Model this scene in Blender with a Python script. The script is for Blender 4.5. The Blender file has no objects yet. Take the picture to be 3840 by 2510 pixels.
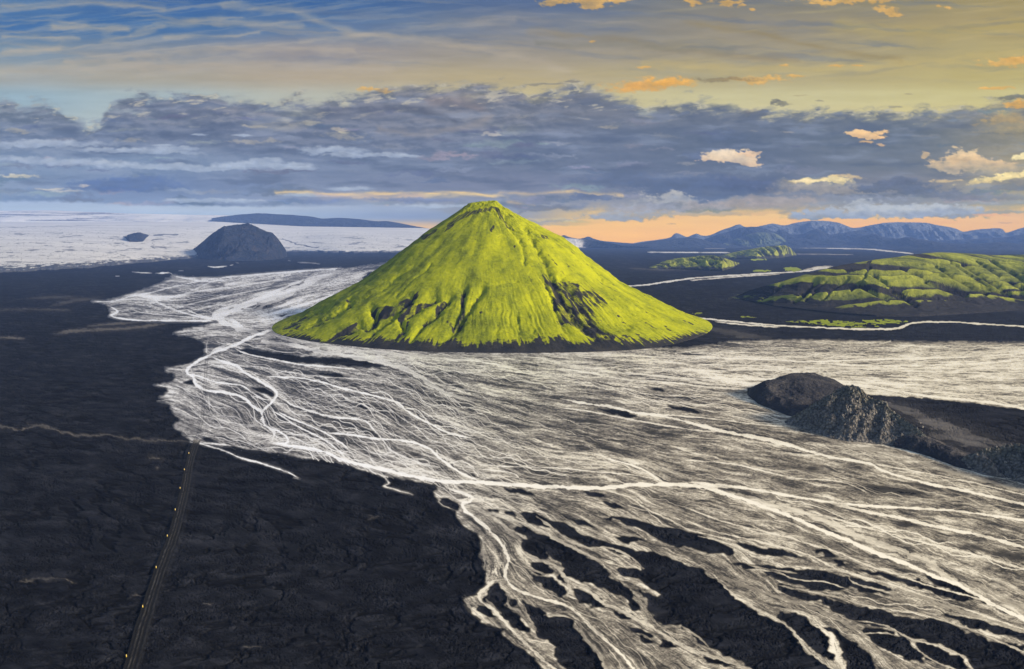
# An aerial view of a moss-covered volcanic cone rising from a braided glacial river plain.
SUN_AZ = 112.0; SUN_EL = 24.0; SUN_E = 4.4; SUN_ANG = 8.0
WORLD = .15; EXPO = .6; SKY_GAIN = .66
HAZE = 4.6e-5; HAZE_COL = (.22, .38, .84)
AIRLIGHT = (.160, .23, .54)
import math, random
import numpy as np

# ---------------------------------------------------------------- camera model
F = 2560.0; CX = 1920.0; CY = 1255.0; H = 140.0; YH = 893.0
PITCH = math.atan((CY - YH) / F)
SP, CP = math.sin(PITCH), math.cos(PITCH)

def ray(u, v):
    x = (np.asarray(u, float) - CX) / F; y = -(np.asarray(v, float) - CY) / F
    return x, CP + y * SP, -SP + y * CP

def ground(u, v):
    dx, dy, dz = ray(u, v); t = H / np.maximum(-dz, 1e-5)
    return dx * t, dy * t

def at_depth(u, v, Y):
    dx, dy, dz = ray(u, v); t = Y / dy
    return dx * t, H + dz * t

def project(x, y, z):
    d = y * CP - (z - H) * SP
    up = y * SP + (z - H) * CP
    return CX + F * x / d, CY - F * up / d

def lin(c):
    c = np.asarray(c, float) / 255.0
    return np.where(c <= 0.04045, c / 12.92, ((c + 0.055) / 1.055) ** 2.4)

def sstep(a, b, x):
    t = np.clip((x - a) / (b - a), 0, 1)
    return t * t * (3 - 2 * t)

# ---------------------------------------------------------------- noise
_rng = np.random.RandomState(7)
_perm = _rng.permutation(4096).astype(np.int64)
_ang = _rng.rand(4096) * 2 * np.pi
_gx = np.cos(_ang).astype(np.float32); _gy = np.sin(_ang).astype(np.float32)

def noise(x, y, seed=0):
    x = np.asarray(x, np.float32) + np.float32(seed * 17.31 + 500); y = np.asarray(y, np.float32) + np.float32(seed * 7.77 + 900)
    xi = np.floor(x).astype(np.int64); yi = np.floor(y).astype(np.int64)
    xf = (x - xi).astype(np.float32); yf = (y - yi).astype(np.float32)
    u = xf * xf * xf * (xf * (xf * 6 - 15) + 10); v = yf * yf * yf * (yf * (yf * 6 - 15) + 10)
    def g(ix, iy, fx, fy):
        h = _perm[(ix + _perm[iy & 4095]) & 4095]
        return _gx[h] * fx + _gy[h] * fy
    a = g(xi, yi, xf, yf); b = g(xi + 1, yi, xf - 1, yf)
    c = g(xi, yi + 1, xf, yf - 1); d = g(xi + 1, yi + 1, xf - 1, yf - 1)
    return ((a + u * (b - a)) * (1 - v) + (c + u * (d - c)) * v) * 1.5

def fbm(x, y, o=5, seed=0, gain=0.5):
    s = 0; a = 1.0; t = 0
    for i in range(o):
        s = s + a * noise(x * 2.03 ** i, y * 2.03 ** i, seed + i * 3); t += a; a *= gain
    return s / t * 1.4

def ridged(x, y, o=4, seed=0, gain=0.55):
    s = 0; a = 1.0; t = 0
    for i in range(o):
        s = s + a * (1 - np.abs(noise(x * 2.07 ** i, y * 2.07 ** i, seed + i * 5)) * 2.2); t += a; a *= gain
    return s / t

# ---------------------------------------------------------------- tracing helpers (source photo -> ground)
CROPS = {'A': (0, 700, .5378), 'B': (1000, 700, .5378), 'C': (2200, 700, .689), 'D': (500, 1200, .5378),
         'E': (2600, 1200, .521), 'G': (1500, 1710, .5378), 'H': (2560, 1710, .5378), 'R': (0, 1600, .6303),
         'M': (2100, 1200, .3782), 'K': (2700, 1350, .3361), 'L': (0, 0, 1.6134), 'N': (400, 820, .3361)}

def pts(c, flat):
    ox, oy, s = CROPS[c]
    a = np.array(flat, float).reshape(-1, 2)
    return a * s + [ox, oy]

AXES = {}
def window(U, x0, x1, y0, y1, m=26):
    """slice of the lattice that can hold the box, warping included"""
    if U.shape not in AXES: return (slice(0, U.shape[0]), slice(0, U.shape[1]))
    ua, va = AXES[U.shape]
    return (slice(np.searchsorted(va, y0 - m), np.searchsorted(va, y1 + m)), slice(np.searchsorted(ua, x0 - m), np.searchsorted(ua, x1 + m)))

def in_poly(U, V, P):
    r = np.zeros(U.shape, bool); n = len(P)
    for i in range(n):
        x1, y1 = P[i]; x2, y2 = P[(i + 1) % n]
        if y1 == y2: continue
        c = ((y1 > V) != (y2 > V)) & (U < (x2 - x1) * (V - y1) / (y2 - y1) + x1)
        r ^= c
    return r

def fill(U, V, P, mask, val=True, pad=0):
    """even-odd fill of a polygon; U and V are gently warped lattices"""
    x0, y0 = P.min(0) - pad; x1, y1 = P.max(0) + pad
    sl = window(U, x0, x1, y0, y1)
    m = in_poly(U[sl], V[sl], P)
    mask[sl] = np.where(m, val, mask[sl])

def polydist(U, V, P, R):
    """distance to a polyline, only within R of it"""
    D = np.full(U.shape, 1e9, np.float32)
    for i in range(len(P) - 1):
        a = P[i]; b = P[i + 1]
        x0, x1 = min(a[0], b[0]) - R, max(a[0], b[0]) + R
        y0, y1 = min(a[1], b[1]) - R, max(a[1], b[1]) + R
        idx = window(U, x0, x1, y0, y1)
        if idx[0].stop <= idx[0].start or idx[1].stop <= idx[1].start: continue
        px = U[idx] - a[0]; py = V[idx] - a[1]; d = b - a; L = (d * d).sum() + 1e-9
        t = np.clip((px * d[0] + py * d[1]) / L, 0, 1)
        q = np.hypot(px - t * d[0], py - t * d[1])
        D[idx] = np.minimum(D[idx], q)
    return D

def smooth(P, k=6):
    """Catmull-Rom through the traced points"""
    P = np.asarray(P, float)
    if len(P) < 3: return P
    Q = np.vstack([2 * P[0] - P[1], P, 2 * P[-1] - P[-2]]); out = []
    for i in range(1, len(Q) - 2):
        for j in range(k):
            t = j / k
            out.append(0.5 * (2 * Q[i] + (Q[i + 1] - Q[i - 1]) * t + (2 * Q[i - 1] - 5 * Q[i] + 4 * Q[i + 1] - Q[i + 2]) * t * t
                              + (3 * Q[i] - Q[i - 1] - 3 * Q[i + 1] + Q[i + 2]) * t ** 3))
    out.append(P[-1]); return np.array(out)

def box_blur(a, r):
    for ax in (0, 1):
        for _ in range(2):
            p = np.pad(a, [(r + 1, r) if i == ax else (0, 0) for i in (0, 1)], mode='edge')
            c = np.cumsum(p, axis=ax)
            n = a.shape[ax]
            a = (np.take(c, np.arange(2 * r + 1, 2 * r + 1 + n), ax) - np.take(c, np.arange(0, n), ax)) / (2 * r + 1)
    return a
# ---------------------------------------------------------------- the braided river, traced on the plain
REGION = [('A', [2380,575, 2200,580, 2000,592, 1800,607, 1650,622, 1500,632, 1300,628, 1200,612, 1180,650, 1050,700, 900,750, 760,790, 625,803, 740,820, 760,860,
     775,880, 750,910, 930,930, 1150,937, 1400,942, 1550,940, 1450,960, 1300,990, 1190,1030, 1300,1045, 1400,1075, 1430,1100, 1430,1180, 1400,1215,
     1300,1240, 1150,1270, 1155,1295, 1205,1300, 1220,1340, 1170,1370, 1075,1385, 1150,1400, 1180,1430, 1110,1470, 1200,1488]),
  ('D', [165,570, 260,590, 270,650, 320,690, 280,720, 310,770, 360,820, 370,850, 440,862, 640,885, 900,925, 1050,945, 1200,965, 1400,990,
     1550,1035, 1700,1080, 1900,1115, 2080,1145, 2130,1190]),
  ('G', [250,240, 260,300, 300,340, 380,375, 420,450, 460,490, 550,540, 560,620, 560,700, 600,800, 610,860, 600,920, 550,960, 450,1000, 490,1060,
     540,1130, 600,1170, 730,1210, 730,1270, 850,1340, 940,1400, 960,1450, 1000,1488, 1120,1700, 1500,2400, 7000,2400]),
  ('E', [6000,1160, 6000,300, 2380,160, 1500,155, 1000,145, 700,143, 400,150, 200,165, 0,195]),
  ('B', [2380,1130, 1900,1150, 1400,1150, 1000,1120, 500,1060, 60,1040, 100,980, 500,800, 700,600, 900,520])]
ROCKLAND = ('E', [400,520, 420,560, 470,600, 600,650, 700,690, 850,800, 1000,850, 1310,885, 1500,920, 1700,980, 1900,1050, 2100,1105, 2380,1160, 3200,1330, 6000,2000, 6000,1400,
     2900,760, 2380,650, 2000,600, 1600,560, 1260,540, 1100,480, 900,430, 530,435])
ISLANDS = [
 ('G', [590,960, 670,890, 740,960, 740,1040, 790,1080, 870,1180, 900,1230, 800,1200, 740,1150, 680,1080, 600,1020]),
 ('G', [540,1030, 620,1070, 690,1140, 600,1110, 540,1060]),
 ('G', [850,1020, 960,1050, 1030,1110, 1190,1140, 1230,1210, 1280,1290, 1350,1350, 1420,1440, 1420,1560, 1300,1700, 1170,1488, 1090,1420, 1080,1340, 1030,1290, 960,1250, 930,1190, 890,1110]),
 ('G', [850,590, 930,600, 1000,660, 1050,720, 1000,720, 930,700, 870,660]),
 ('G', [900,740, 1000,740, 1070,800, 1050,830, 960,820]),
 ('G', [910,830, 1050,850, 1140,910, 1160,980, 1100,980, 1020,920]),
 ('G', [840,400, 930,400, 1050,450, 1080,510, 950,480, 870,460]),
 ('G', [780,490, 850,500, 1000,550, 1100,580, 1200,650, 1300,700, 1400,760, 1480,850, 1560,900, 1640,970, 1650,1040, 1500,960, 1300,880, 1150,830, 1150,780, 1080,720, 1000,650, 900,590, 860,540]),
 ('G', [1000,420, 1150,470, 1260,540, 1400,590, 1560,640, 1700,660, 1850,710, 2000,760, 2120,810, 2200,870, 2280,920, 2340,1000, 2460,1080, 2560,1130, 2680,1180, 2780,1300, 2830,1370, 2930,1430, 3050,1560, 2500,1540,
        2400,1430, 2140,1340, 2020,1240, 1950,1180, 1820,1180, 1750,1100, 1700,990, 1640,900, 1700,960, 1810,1000, 1820,960, 1700,880, 1600,850, 1500,790, 1700,800, 1670,760, 1560,690, 1400,640, 1300,620, 1180,580, 1090,510]),
 ('G', [1410,430, 1550,425, 1750,480, 1900,500, 2080,550, 2200,590, 2330,650, 2330,690, 2180,680, 2000,640, 1850,600, 1700,530, 1520,450]),
 ('G', [280,300, 330,300, 400,330, 410,375, 340,370, 290,340]),
 ('G', [1200,930, 1280,930, 1380,1000, 1440,1060, 1330,1050, 1250,1010]),
 ('G', [750,985, 800,1010, 810,1050, 770,1050]),
 ('G', [700,215, 850,240, 980,270, 850,270, 750,245]),
 ('G', [1280,250, 1400,270, 1430,300, 1340,295]), ('G', [1420,320, 1500,330, 1590,365, 1500,355]),
 ('G', [1580,1010, 1650,1010, 1690,1080, 1620,1070]), ('G', [1480,1085, 1600,1110, 1680,1150, 1560,1130]), ('G', [1150,425, 1300,455, 1380,510, 1250,480]), ('G', [1480,560, 1650,580, 1760,610, 1580,600]),
 ('G', [620,375, 680,375, 690,395, 630,390]), ('G', [730,385, 790,385, 800,410, 745,405]), ('G', [1100,820, 1140,840, 1150,890, 1105,860]),
 ('G', [1580,1200, 1700,1215, 1770,1260, 1660,1240]), ('G', [1660,1260, 1740,1270, 1780,1310, 1700,1300]), ('G', [1790,1280, 1880,1300, 1930,1340, 1830,1330]),
 ('H', [390,615, 600,640, 750,680, 860,715, 720,710, 560,690, 430,650]), ('H', [880,655, 1000,665, 1085,700, 1000,700]), ('H', [990,720, 1100,735, 1200,765, 1100,760]),
 ('H', [330,745, 500,755, 700,780, 900,800, 1050,820, 1200,850, 1350,890, 1480,940, 1350,940, 1480,985, 1300,950, 1130,910, 1100,940, 900,930, 700,880, 560,800, 450,790]),
 ('H', [640,895, 750,930, 900,970, 1000,990, 1100,1020, 1250,1060, 1400,1080, 1450,1110, 1600,1140, 1750,1130, 1850,1160, 2000,1240, 2150,1290, 2380,1390, 2800,1600, 2600,1800, 2040,1500,
        1980,1400, 1850,1340, 1700,1290, 1560,1260, 1400,1190, 1250,1170, 1150,1130, 1050,1090, 950,1010, 800,990, 700,960]),
 ('H', [1100,770, 1300,800, 1500,840, 1650,870, 1800,920, 1950,970, 2050,1005, 1950,1010, 1800,980, 1640,920, 1500,870, 1300,820]),
 ('H', [1650,835, 1750,850, 1870,885, 2000,910, 2080,980, 2130,1030, 2000,980, 1850,920]),
 ('H', [1800,1105, 2000,1130, 2200,1190, 2380,1230, 2700,1350, 2600,1380, 2380,1290, 2200,1240, 2000,1190]),
 ('H', [650,1080, 750,1090, 850,1130, 900,1190, 950,1180, 1020,1290, 1020,1340, 1060,1430, 950,1380, 850,1300, 760,1200, 700,1150]),
 ('H', [980,1180, 1100,1240, 1220,1320, 1320,1400, 1330,1488, 1400,1600, 1250,1650, 1160,1488, 1120,1380, 1080,1290, 1040,1230]),
 ('H', [1250,1200, 1400,1210, 1550,1270, 1620,1340, 1700,1440, 1560,1420, 1450,1370, 1350,1320, 1270,1250]),
 ('H', [1640,1290, 1800,1350, 1950,1410, 1980,1488, 1900,1488, 1720,1430, 1650,1350]), ('H', [150,1410, 300,1430, 350,1470, 200,1460]),
 ('H', [2150,1290, 2380,1330, 2380,1370, 2200,1320]),
 ('D', [700,225, 800,200, 900,218, 1100,250, 1300,262, 1500,272, 1650,285, 1750,325, 1600,328, 1400,308, 1150,298, 900,268]),
 ('D', [1250,365, 1400,370, 1520,400, 1400,400]), ('D', [820,465, 920,475, 980,510, 980,530, 900,510, 850,490]),
 ('D', [345,430, 410,425, 412,450, 370,450]), ('D', [465,828, 560,830, 610,850, 500,850]),
 ('D', [600,872, 700,880, 850,905, 1000,935, 1050,950, 800,915]),
 ('A', [1930,900, 2100,880, 2160,890, 2000,912]), ('M', [1480,1085, 1600,1088, 1750,1100, 1600,1103]), ('M', [330,870, 600,900, 700,930, 800,970, 650,960, 450,910]),
 ('M', [850,670, 1000,680, 1080,710, 950,700]), ('M', [1050,850, 1300,870, 1420,930, 1250,915]),
]
DARK = [('H', [1150,205, 1400,215, 1600,240, 1800,285, 1600,275, 1350,260, 1200,240]), ('H', [980,45, 1200,70, 1350,90, 1200,90]), ('H', [640,60, 900,75, 1050,110, 800,95]),
        ('D', [1550,580, 1800,610, 1850,660, 1650,650]), ('H', [1400,180, 1700,195, 2000,260, 1700,230]), ('A', [1480,680, 1560,675, 1570,700, 1470,705]), ('A', [1740,830, 1900,820, 1900,850, 1760,850]),
        ('D', [2050,570, 2380,590, 2380,610, 2150,600]), ('H', [1420,440, 1600,470, 1750,510, 1550,490]), ('H', [1850,600, 2100,640, 2380,700, 2380,740, 2050,670])]
# (crop, width in source px, strength, points)
CH = [
 ('D', 9, 1, [1000,60, 900,90, 800,130, 700,180, 600,215, 530,245, 450,290, 390,330, 375,370, 420,400, 430,440, 480,480, 560,500, 650,510, 760,540, 830,600, 890,640, 900,700, 930,740, 980,780, 970,840, 940,855]),
 ('D', 17, 1, [400,340, 420,390, 440,440, 500,480]), ('D', 13, 1, [700,185, 600,200, 520,235]),
 ('D', 8, 1, [530,250, 620,290, 720,320, 780,370, 870,420, 920,450, 1000,510, 970,570, 900,640, 900,700]), ('D', 12, .9, [980,500, 985,535, 950,590]),
 ('D', 5, 1, [370,370, 480,400, 560,430, 700,450, 760,460, 830,510, 900,550, 960,560]), ('D', 7, 1, [930,740, 1020,780, 1070,820, 1070,860, 950,860]),
 ('D', 12, 1, [940,855, 1080,880, 1230,900, 1360,930, 1440,970, 1600,1010, 1800,1060, 2000,1100, 2150,1125, 2380,1135]),
 ('D', 5, 1, [960,630, 1050,680, 1120,730, 1200,770, 1300,820, 1380,870, 1440,920, 1500,950]), ('D', 5, 1, [1000,640, 1130,700, 1230,740, 1340,790, 1450,860, 1520,920]),
 ('D', 7, 1, [1340,790, 1500,800, 1700,830, 1900,845, 2050,890, 2130,960, 2200,1010, 2300,1080, 2380,1110]),
 ('D', 6, .9, [1030,530, 1100,590, 1250,640, 1400,680, 1600,700, 1680,770, 1750,850, 1800,910, 1950,980, 2130,1040]),
 ('D', 6, 1, [920,395, 1150,405, 1300,430, 1430,470, 1600,510, 1750,550, 1850,580, 1900,630, 2000,690, 2100,740, 2200,790, 2380,830]),
 ('D', 5, .9, [700,195, 800,240, 1000,280, 1150,310, 1400,330, 1570,350]), ('D', 3, .8, [720,320, 900,330, 1100,370, 1350,400, 1550,410, 1700,460]),
 ('D', 16, .8, [1000,110, 900,150, 1100,170, 1250,210, 1500,250, 1700,290, 1850,330, 2000,400, 2100,470, 2200,520, 2380,560]),
 ('D', 11, .7, [980,90, 1200,150, 1500,205, 1900,245, 2380,290]), ('D', 9, .8, [510,170, 515,240]),
 ('D', 3, .8, [520,500, 540,640, 620,700, 760,730, 880,735]), ('D', 2.5, .8, [540,560, 700,620, 760,700]), ('D', 3, .7, [600,640, 680,690, 760,740, 880,740]),
 ('D', 5, .95, [400,850, 460,862, 560,890, 650,920, 740,960, 850,990, 950,1020, 1080,1065, 1150,1100]), ('D', 9, .95, [1120,1100, 1150,1108]), ('D', 7, .9, [920,1018, 960,1025]), ('D', 6, .9, [440,858, 600,868, 700,880]),
 ('D', 5, .75, [1640,1050, 1740,1090, 1780,1140, 1750,1160, 1850,1190, 1950,1220]),
 ('D', 6, .6, [500,800, 700,810, 900,850]), ('D', 9, .7, [300,720, 370,740, 420,770]), ('D', 4, .7, [220,335, 330,345, 400,330]), ('D', 4, .8, [150,455, 250,465, 330,480]), ('D', 4, .8, [165,565, 260,560, 330,590]),
 ('D', 4, .7, [270,640, 340,650, 400,700]), ('D', 4, .7, [180,545, 270,545]), ('D', 3, .8, [1530,560, 1700,640, 1900,760, 2050,860]), ('D', 4, .8, [1750,600, 2000,760, 2380,900]),
 ('D', 6, .7, [1900,320, 2050,420, 2150,480]), ('D', 12, .5, [1450,680, 1620,720, 1700,780, 1850,830]), ('D', 10, .5, [2150,400, 2300,420, 2380,450]),
 ('G', 13, 1, [0,120, 150,155, 300,180, 570,185, 700,195, 900,210, 1150,220, 1400,225, 1600,205, 1870,200, 2100,210, 2380,225]),
 ('G', 6, 1, [290,20, 360,80, 450,130, 570,185]), ('G', 4, .9, [0,0, 150,50, 270,80, 300,110]), ('G', 9, .7, [400,40, 550,110, 700,180]), ('G', 4, .9, [540,60, 750,75, 1100,85, 1350,110, 1600,130, 1800,165]),
 ('G', 6, 1, [1400,10, 1600,60, 1720,110, 1800,165, 1870,200]), ('G', 4, .9, [540,90, 780,120, 850,180]),
 ('G', 10, .9, [290,190, 350,230, 440,260, 500,290, 490,320, 440,330, 450,380, 520,430, 600,500, 680,580, 730,650, 755,720, 740,790, 740,860, 830,940, 1000,1000, 1150,1040, 1250,1110, 1350,1210, 1450,1300, 1550,1390, 1630,1488]),
 ('G', 10, .8, [740,860, 660,870, 600,920, 550,970, 570,1020, 660,1080, 740,1170, 800,1240, 900,1330, 970,1400, 1080,1488]),
 ('G', 12, .62, [450,990, 490,1060, 600,1150, 730,1200]), ('G', 12, .62, [1240,1150, 1290,1270, 1380,1370, 1430,1470]), ('G', 6, .7, [1000,1110, 1150,1120, 1230,1150]),
 ('G', 4, .6, [250,290, 290,340, 380,378]), ('G', 16, .6, [600,1000, 700,1100]), ('G', 14, .6, [900,1290, 1050,1340, 1070,1400]),
 ('G', 6, .8, [1400,230, 1600,290, 1700,360, 1850,430, 2000,510, 2150,550, 2380,600]),
 ('G', 11, .68, [540,380, 700,420, 850,470, 1000,530, 1100,590, 1250,660, 1400,740, 1450,800]), ('G', 7, .66, [1100,560, 1300,640, 1450,640, 1600,700, 1700,790]), ('G', 9, .66, [950,420, 1060,500, 1100,560]),
 ('G', 11, .68, [840,650, 950,720, 1070,760, 1150,850, 1200,960, 1250,1040]), ('G', 13, .7, [1170,880, 1300,930, 1400,1020, 1500,1060, 1650,1140, 1780,1210, 1900,1290, 2050,1360, 2250,1420, 2380,1470]),
 ('G', 17, .66, [1380,1000, 1450,1040]), ('G', 6, .55, [1450,800, 1550,880, 1640,960, 1700,1050, 1760,1170]), ('G', 7, .6, [1950,1180, 2100,1280, 2180,1370]), ('G', 6, .62, [1780,1210, 1920,1190]), ('G', 4, .55, [1560,860, 1700,900, 1810,980]),
 ('G', 9, .65, [750,960, 760,1050, 830,1080, 880,1160]), ('G', 6, .6, [860,1030, 900,1130, 960,1230]), ('G', 10, .6, [560,600, 600,760, 640,860]), ('G', 13, .62, [560,360, 700,470, 850,600]), ('G', 10, .6, [850,720, 900,780, 1050,840]),
 ('H', 13, 1, [0,200, 150,215, 350,280, 550,350, 750,420, 950,510, 1150,590, 1350,680, 1550,750, 1750,840, 1900,890, 2050,970, 2150,1030, 2380,1140]),
 ('H', 24, .75, [250,240, 500,310, 800,385, 1000,460, 1200,550, 1500,660, 1700,740, 1850,850, 1950,910, 2200,1020]), ('H', 30, .62, [1900,820, 2100,930, 2380,1080]),
 ('H', 8, 1, [0,180, 400,220, 700,270, 1000,320, 1300,350, 1700,370, 2000,395, 2380,450]), ('H', 11, .95, [1000,320, 1200,370, 1500,430, 1800,500, 2100,560, 2380,640]),
 ('H', 7, .85, [850,370, 1100,450, 1400,530, 1700,610, 2000,680, 2380,790]), ('E', 9, 1, [0,730, 200,800, 450,850, 700,910, 1000,990, 1250,1030, 1400,1100, 1700,1180, 2000,1240, 2380,1330]),
 ('E', 5, .9, [1250,1030, 1600,1090, 2000,1170, 2380,1260]), ('E', 14, .6, [1000,900, 1400,960, 1800,1080, 2380,1230]),
 ('H', 4, .9, [0,30, 300,50, 560,105, 780,155, 1100,180, 1300,260]), ('H', 5, .8, [0,350, 200,430, 400,490, 700,560, 900,620, 1100,680, 1300,770, 1500,830, 1700,900, 2000,980, 2150,1030]),
 ('H', 6, .8, [0,440, 200,520, 450,580, 700,640, 900,700, 1050,780, 1200,830, 1400,880, 1700,980, 1950,1060, 2200,1150, 2380,1210]), ('H', 11, .6, [1300,860, 1600,960, 1900,1070, 2380,1230]),
 ('H', 8, .7, [230,850, 370,980, 500,1060, 600,1110, 720,1180, 800,1260, 850,1340, 950,1420, 1050,1488]), ('H', 7, .7, [650,1060, 850,1100, 900,1170, 1000,1220, 1060,1290, 1030,1350, 1090,1400, 1120,1488]),
 ('H', 13, .55, [200,820, 500,930, 650,980, 900,1060, 1100,1150, 1250,1240, 1350,1350, 1450,1488]), ('H', 6, .68, [1200,1150, 1400,1180, 1600,1280, 1800,1330, 1950,1400, 2020,1488]), ('H', 5, .66, [1560,1270, 1650,1360, 1750,1430, 1900,1488]),
 ('H', 6, .7, [650,900, 900,950, 1100,990, 1300,1050, 1600,1090, 1750,1130, 2000,1210, 2200,1290, 2380,1370]), ('H', 5, .75, [1250,1240, 1400,1235, 1480,1250]), ('H', 5, .7, [430,790, 650,810, 750,850, 850,870, 1000,880, 1150,930]),
 ('H', 6, .7, [1150,830, 1200,890, 1350,930, 1500,970]), ('H', 12, .65, [1450,960, 1560,960]), ('H', 8, .7, [600,880, 640,930, 760,985]), ('H', 5, .6, [450,760, 600,790, 800,820]), ('H', 6, .7, [110,560, 250,590, 380,640, 400,690]),
 ('E', 5, 1, [0,270, 500,285, 850,300, 1300,285, 1900,270, 2380,240]), ('E', 5, 1, [850,310, 1300,330, 1900,320, 2380,290]), ('E', 4, .9, [0,370, 1000,350, 1600,370, 2380,390]), ('E', 8, 1, [0,410, 500,430, 1000,450, 1400,500, 1700,550, 2100,590, 2380,640]),
 ('E', 4, .9, [0,320, 800,340, 1500,352, 2380,350]), ('E', 5, .9, [1000,440, 1700,470, 2380,500]), ('E', 4, .9, [900,395, 1600,430, 2380,440]), ('E', 4, .9, [1400,500, 2380,560]), ('E', 5, .9, [0,480, 250,490, 400,497]),
 ('E', 3, .7, [300,210, 1000,215, 1700,205, 2380,190]), ('E', 3, .6, [1000,200, 1800,170, 2380,175]), ('E', 8, .6, [900,470, 1300,520, 1700,540]), ('E', 4, .8, [0,240, 600,235, 1400,245, 2380,215]),
 ('M', 5, .9, [0,480, 300,530, 700,600, 1100,620, 1500,670, 1900,690]), ('M', 8, .9, [300,500, 800,540, 1200,580, 1700,610, 2000,650]), ('M', 3, .9, [600,350, 1100,375, 1700,385, 2380,400]),
 ('M', 9, 1, [0,780, 250,830, 550,870, 750,920, 1000,950, 1250,1010, 1500,1080, 1750,1130, 2000,1170, 2380,1260]), ('M', 5, .9, [0,870, 300,910, 600,970, 1000,1040, 1400,1100, 1700,1110]),
 ('M', 4, .9, [1000,940, 1500,980, 1900,1030, 2250,1060]), ('M', 3, .8, [100,610, 350,660, 750,740, 900,800, 1200,850, 1700,950, 1900,1000]), ('M', 3, .7, [0,400, 700,450, 1500,470, 2380,520]), ('M', 5, .6, [1400,740, 1600,760, 1650,770]),
 ('M', 4, .7, [0,350, 400,360, 900,350]), ('M', 6, .55, [0,560, 500,580, 1000,620]),
 ('B', 8, .6, [0,1000, 150,1070, 500,1130, 900,1170, 1300,1180, 1700,1180]), ('B', 5, .6, [1100,1250, 1600,1330, 2100,1400, 2380,1430]), ('B', 5, .7, [700,1200, 950,1260, 1100,1350, 1300,1400, 1700,1470]),
 ('A', 22, .85, [2380,590, 2200,650, 2050,720, 1900,770, 1750,810, 1600,870, 1500,900, 1600,960, 1750,1010, 1900,1040]), ('A', 14, .9, [1500,900, 1620,940, 1700,990, 1800,1020]), ('A', 20, .7, [2200,640, 2000,760, 1850,820, 1750,900]),
 ('A', 4, 1, [1520,638, 1700,622, 1900,605, 2100,590, 2380,570]), ('A', 4, .9, [1200,620, 1400,660, 1550,655, 1600,670]), ('A', 4, .8, [1500,650, 1400,700, 1250,760, 1130,790]), ('A', 7, .5, [1150,640, 1300,650, 1400,650]),
 ('A', 4, .9, [640,803, 780,800, 900,770, 1050,740, 1200,700, 1400,660]), ('A', 4, .8, [740,820, 850,790, 1000,790, 1150,820, 1300,840]), ('A', 5, 1, [750,830, 820,870, 780,905, 930,930, 1150,935, 1500,937]),
 ('A', 6, .9, [1050,760, 1100,810, 1250,870, 1400,910, 1550,930]), ('A', 4, .8, [900,850, 1000,880, 1200,900, 1400,920]), ('A', 5, .9, [1280,850, 1400,900, 1500,920]), ('A', 8, .85, [1450,890, 1600,840, 1750,800, 1950,720, 2150,640, 2380,600]),
 ('A', 5, .8, [1000,830, 1200,770, 1450,720, 1700,690, 2000,640]), ('A', 5, .8, [1200,850, 1500,780, 1800,720, 2100,660]), ('A', 6, .7, [1700,950, 1850,900, 2050,850, 2200,800]), ('A', 7, .7, [1750,980, 1900,950, 2000,900, 2150,870]),
 ('A', 9, .6, [1600,960, 1450,990, 1250,1020]), ('A', 5, .8, [1450,1070, 1440,1150, 1470,1190]), ('A', 4, .8, [1900,1040, 1700,1080, 1500,1130, 1470,1190]),
]
STREAMS = [
 [('C', 4, 1, [200,542, 300,538, 400,524, 500,510, 600,497, 860,480, 1000,472, 1170,462, 1290,445, 1340,434]), ('C', 3, .9, [560,512, 700,500, 860,488, 1050,478]), ('C', 9, .8, [1180,455, 1250,442, 1330,434])],
 [('C', 4.5, 1, [590,715, 700,725, 900,745, 1050,757, 1200,765, 1400,773, 1650,778, 1700,768, 1770,745, 1850,738, 2000,738, 2150,748, 2380,762, 2800,790]), ('C', 5, .9, [700,735, 850,752, 1050,765]), ('C', 5, .9, [1300,770, 1500,778, 1680,772, 1760,752])],
 [('C', 2.6, 1, [330,357, 450,358, 600,359, 780,360])],
 [('C', 2.6, 1, [690,326, 900,327, 1150,331, 1350,336, 1550,342, 1650,352, 1780,366]), ('C', 3, .8, [1560,344, 1680,356, 1770,364]), ('C', 1.8, .6, [1140,368, 1300,369, 1450,371]), ('C', 1.5, .5, [640,338, 760,337])],
]
POOLS = [[('N', 4, 1, [1130,535, 1210,543, 1340,532]), ('N', 4, 1, [1370,522, 1415,518])], [('N', 5, 1, [550,612, 620,608, 700,605]), ('N', 3, .9, [700,605, 740,628]), ('N', 3, .8, [280,596, 400,606, 510,608])],
         [('N', 5, 1, [100,645, 140,642])], [('N', 3, .7, [1440,490, 1475,500]), ('N', 2.5, .5, [1470,448, 1540,445])], [('N', 2.2, .8, [2020,468, 2050,472]), ('N', 3, .5, [2130,490, 2250,495, 2380,505]), ('N', 2, .6, [800,585, 860,580])]]
MOSSPATCH = [('C', [885,398, 930,393, 990,396, 960,402, 910,403]), ('C', [897,460, 950,453, 1015,457, 980,464, 920,465]), ('C', [1072,445, 1090,438, 1140,440, 1165,452, 1150,461, 1090,460]),
             ('C', [1150,735, 1300,725, 1500,740, 1530,752, 1400,762, 1240,752]), ('C', [1490,728, 1620,722, 1760,733, 1700,745, 1560,752]), ('C', [1060,735, 1160,728, 1250,735, 1150,742]), ('C', [830,705, 900,708, 930,715, 850,715]),
             ('C', [1400,760, 1560,757, 1600,762, 1450,768]), ('C', [575,688, 610,684, 640,692, 590,697])]
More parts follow.
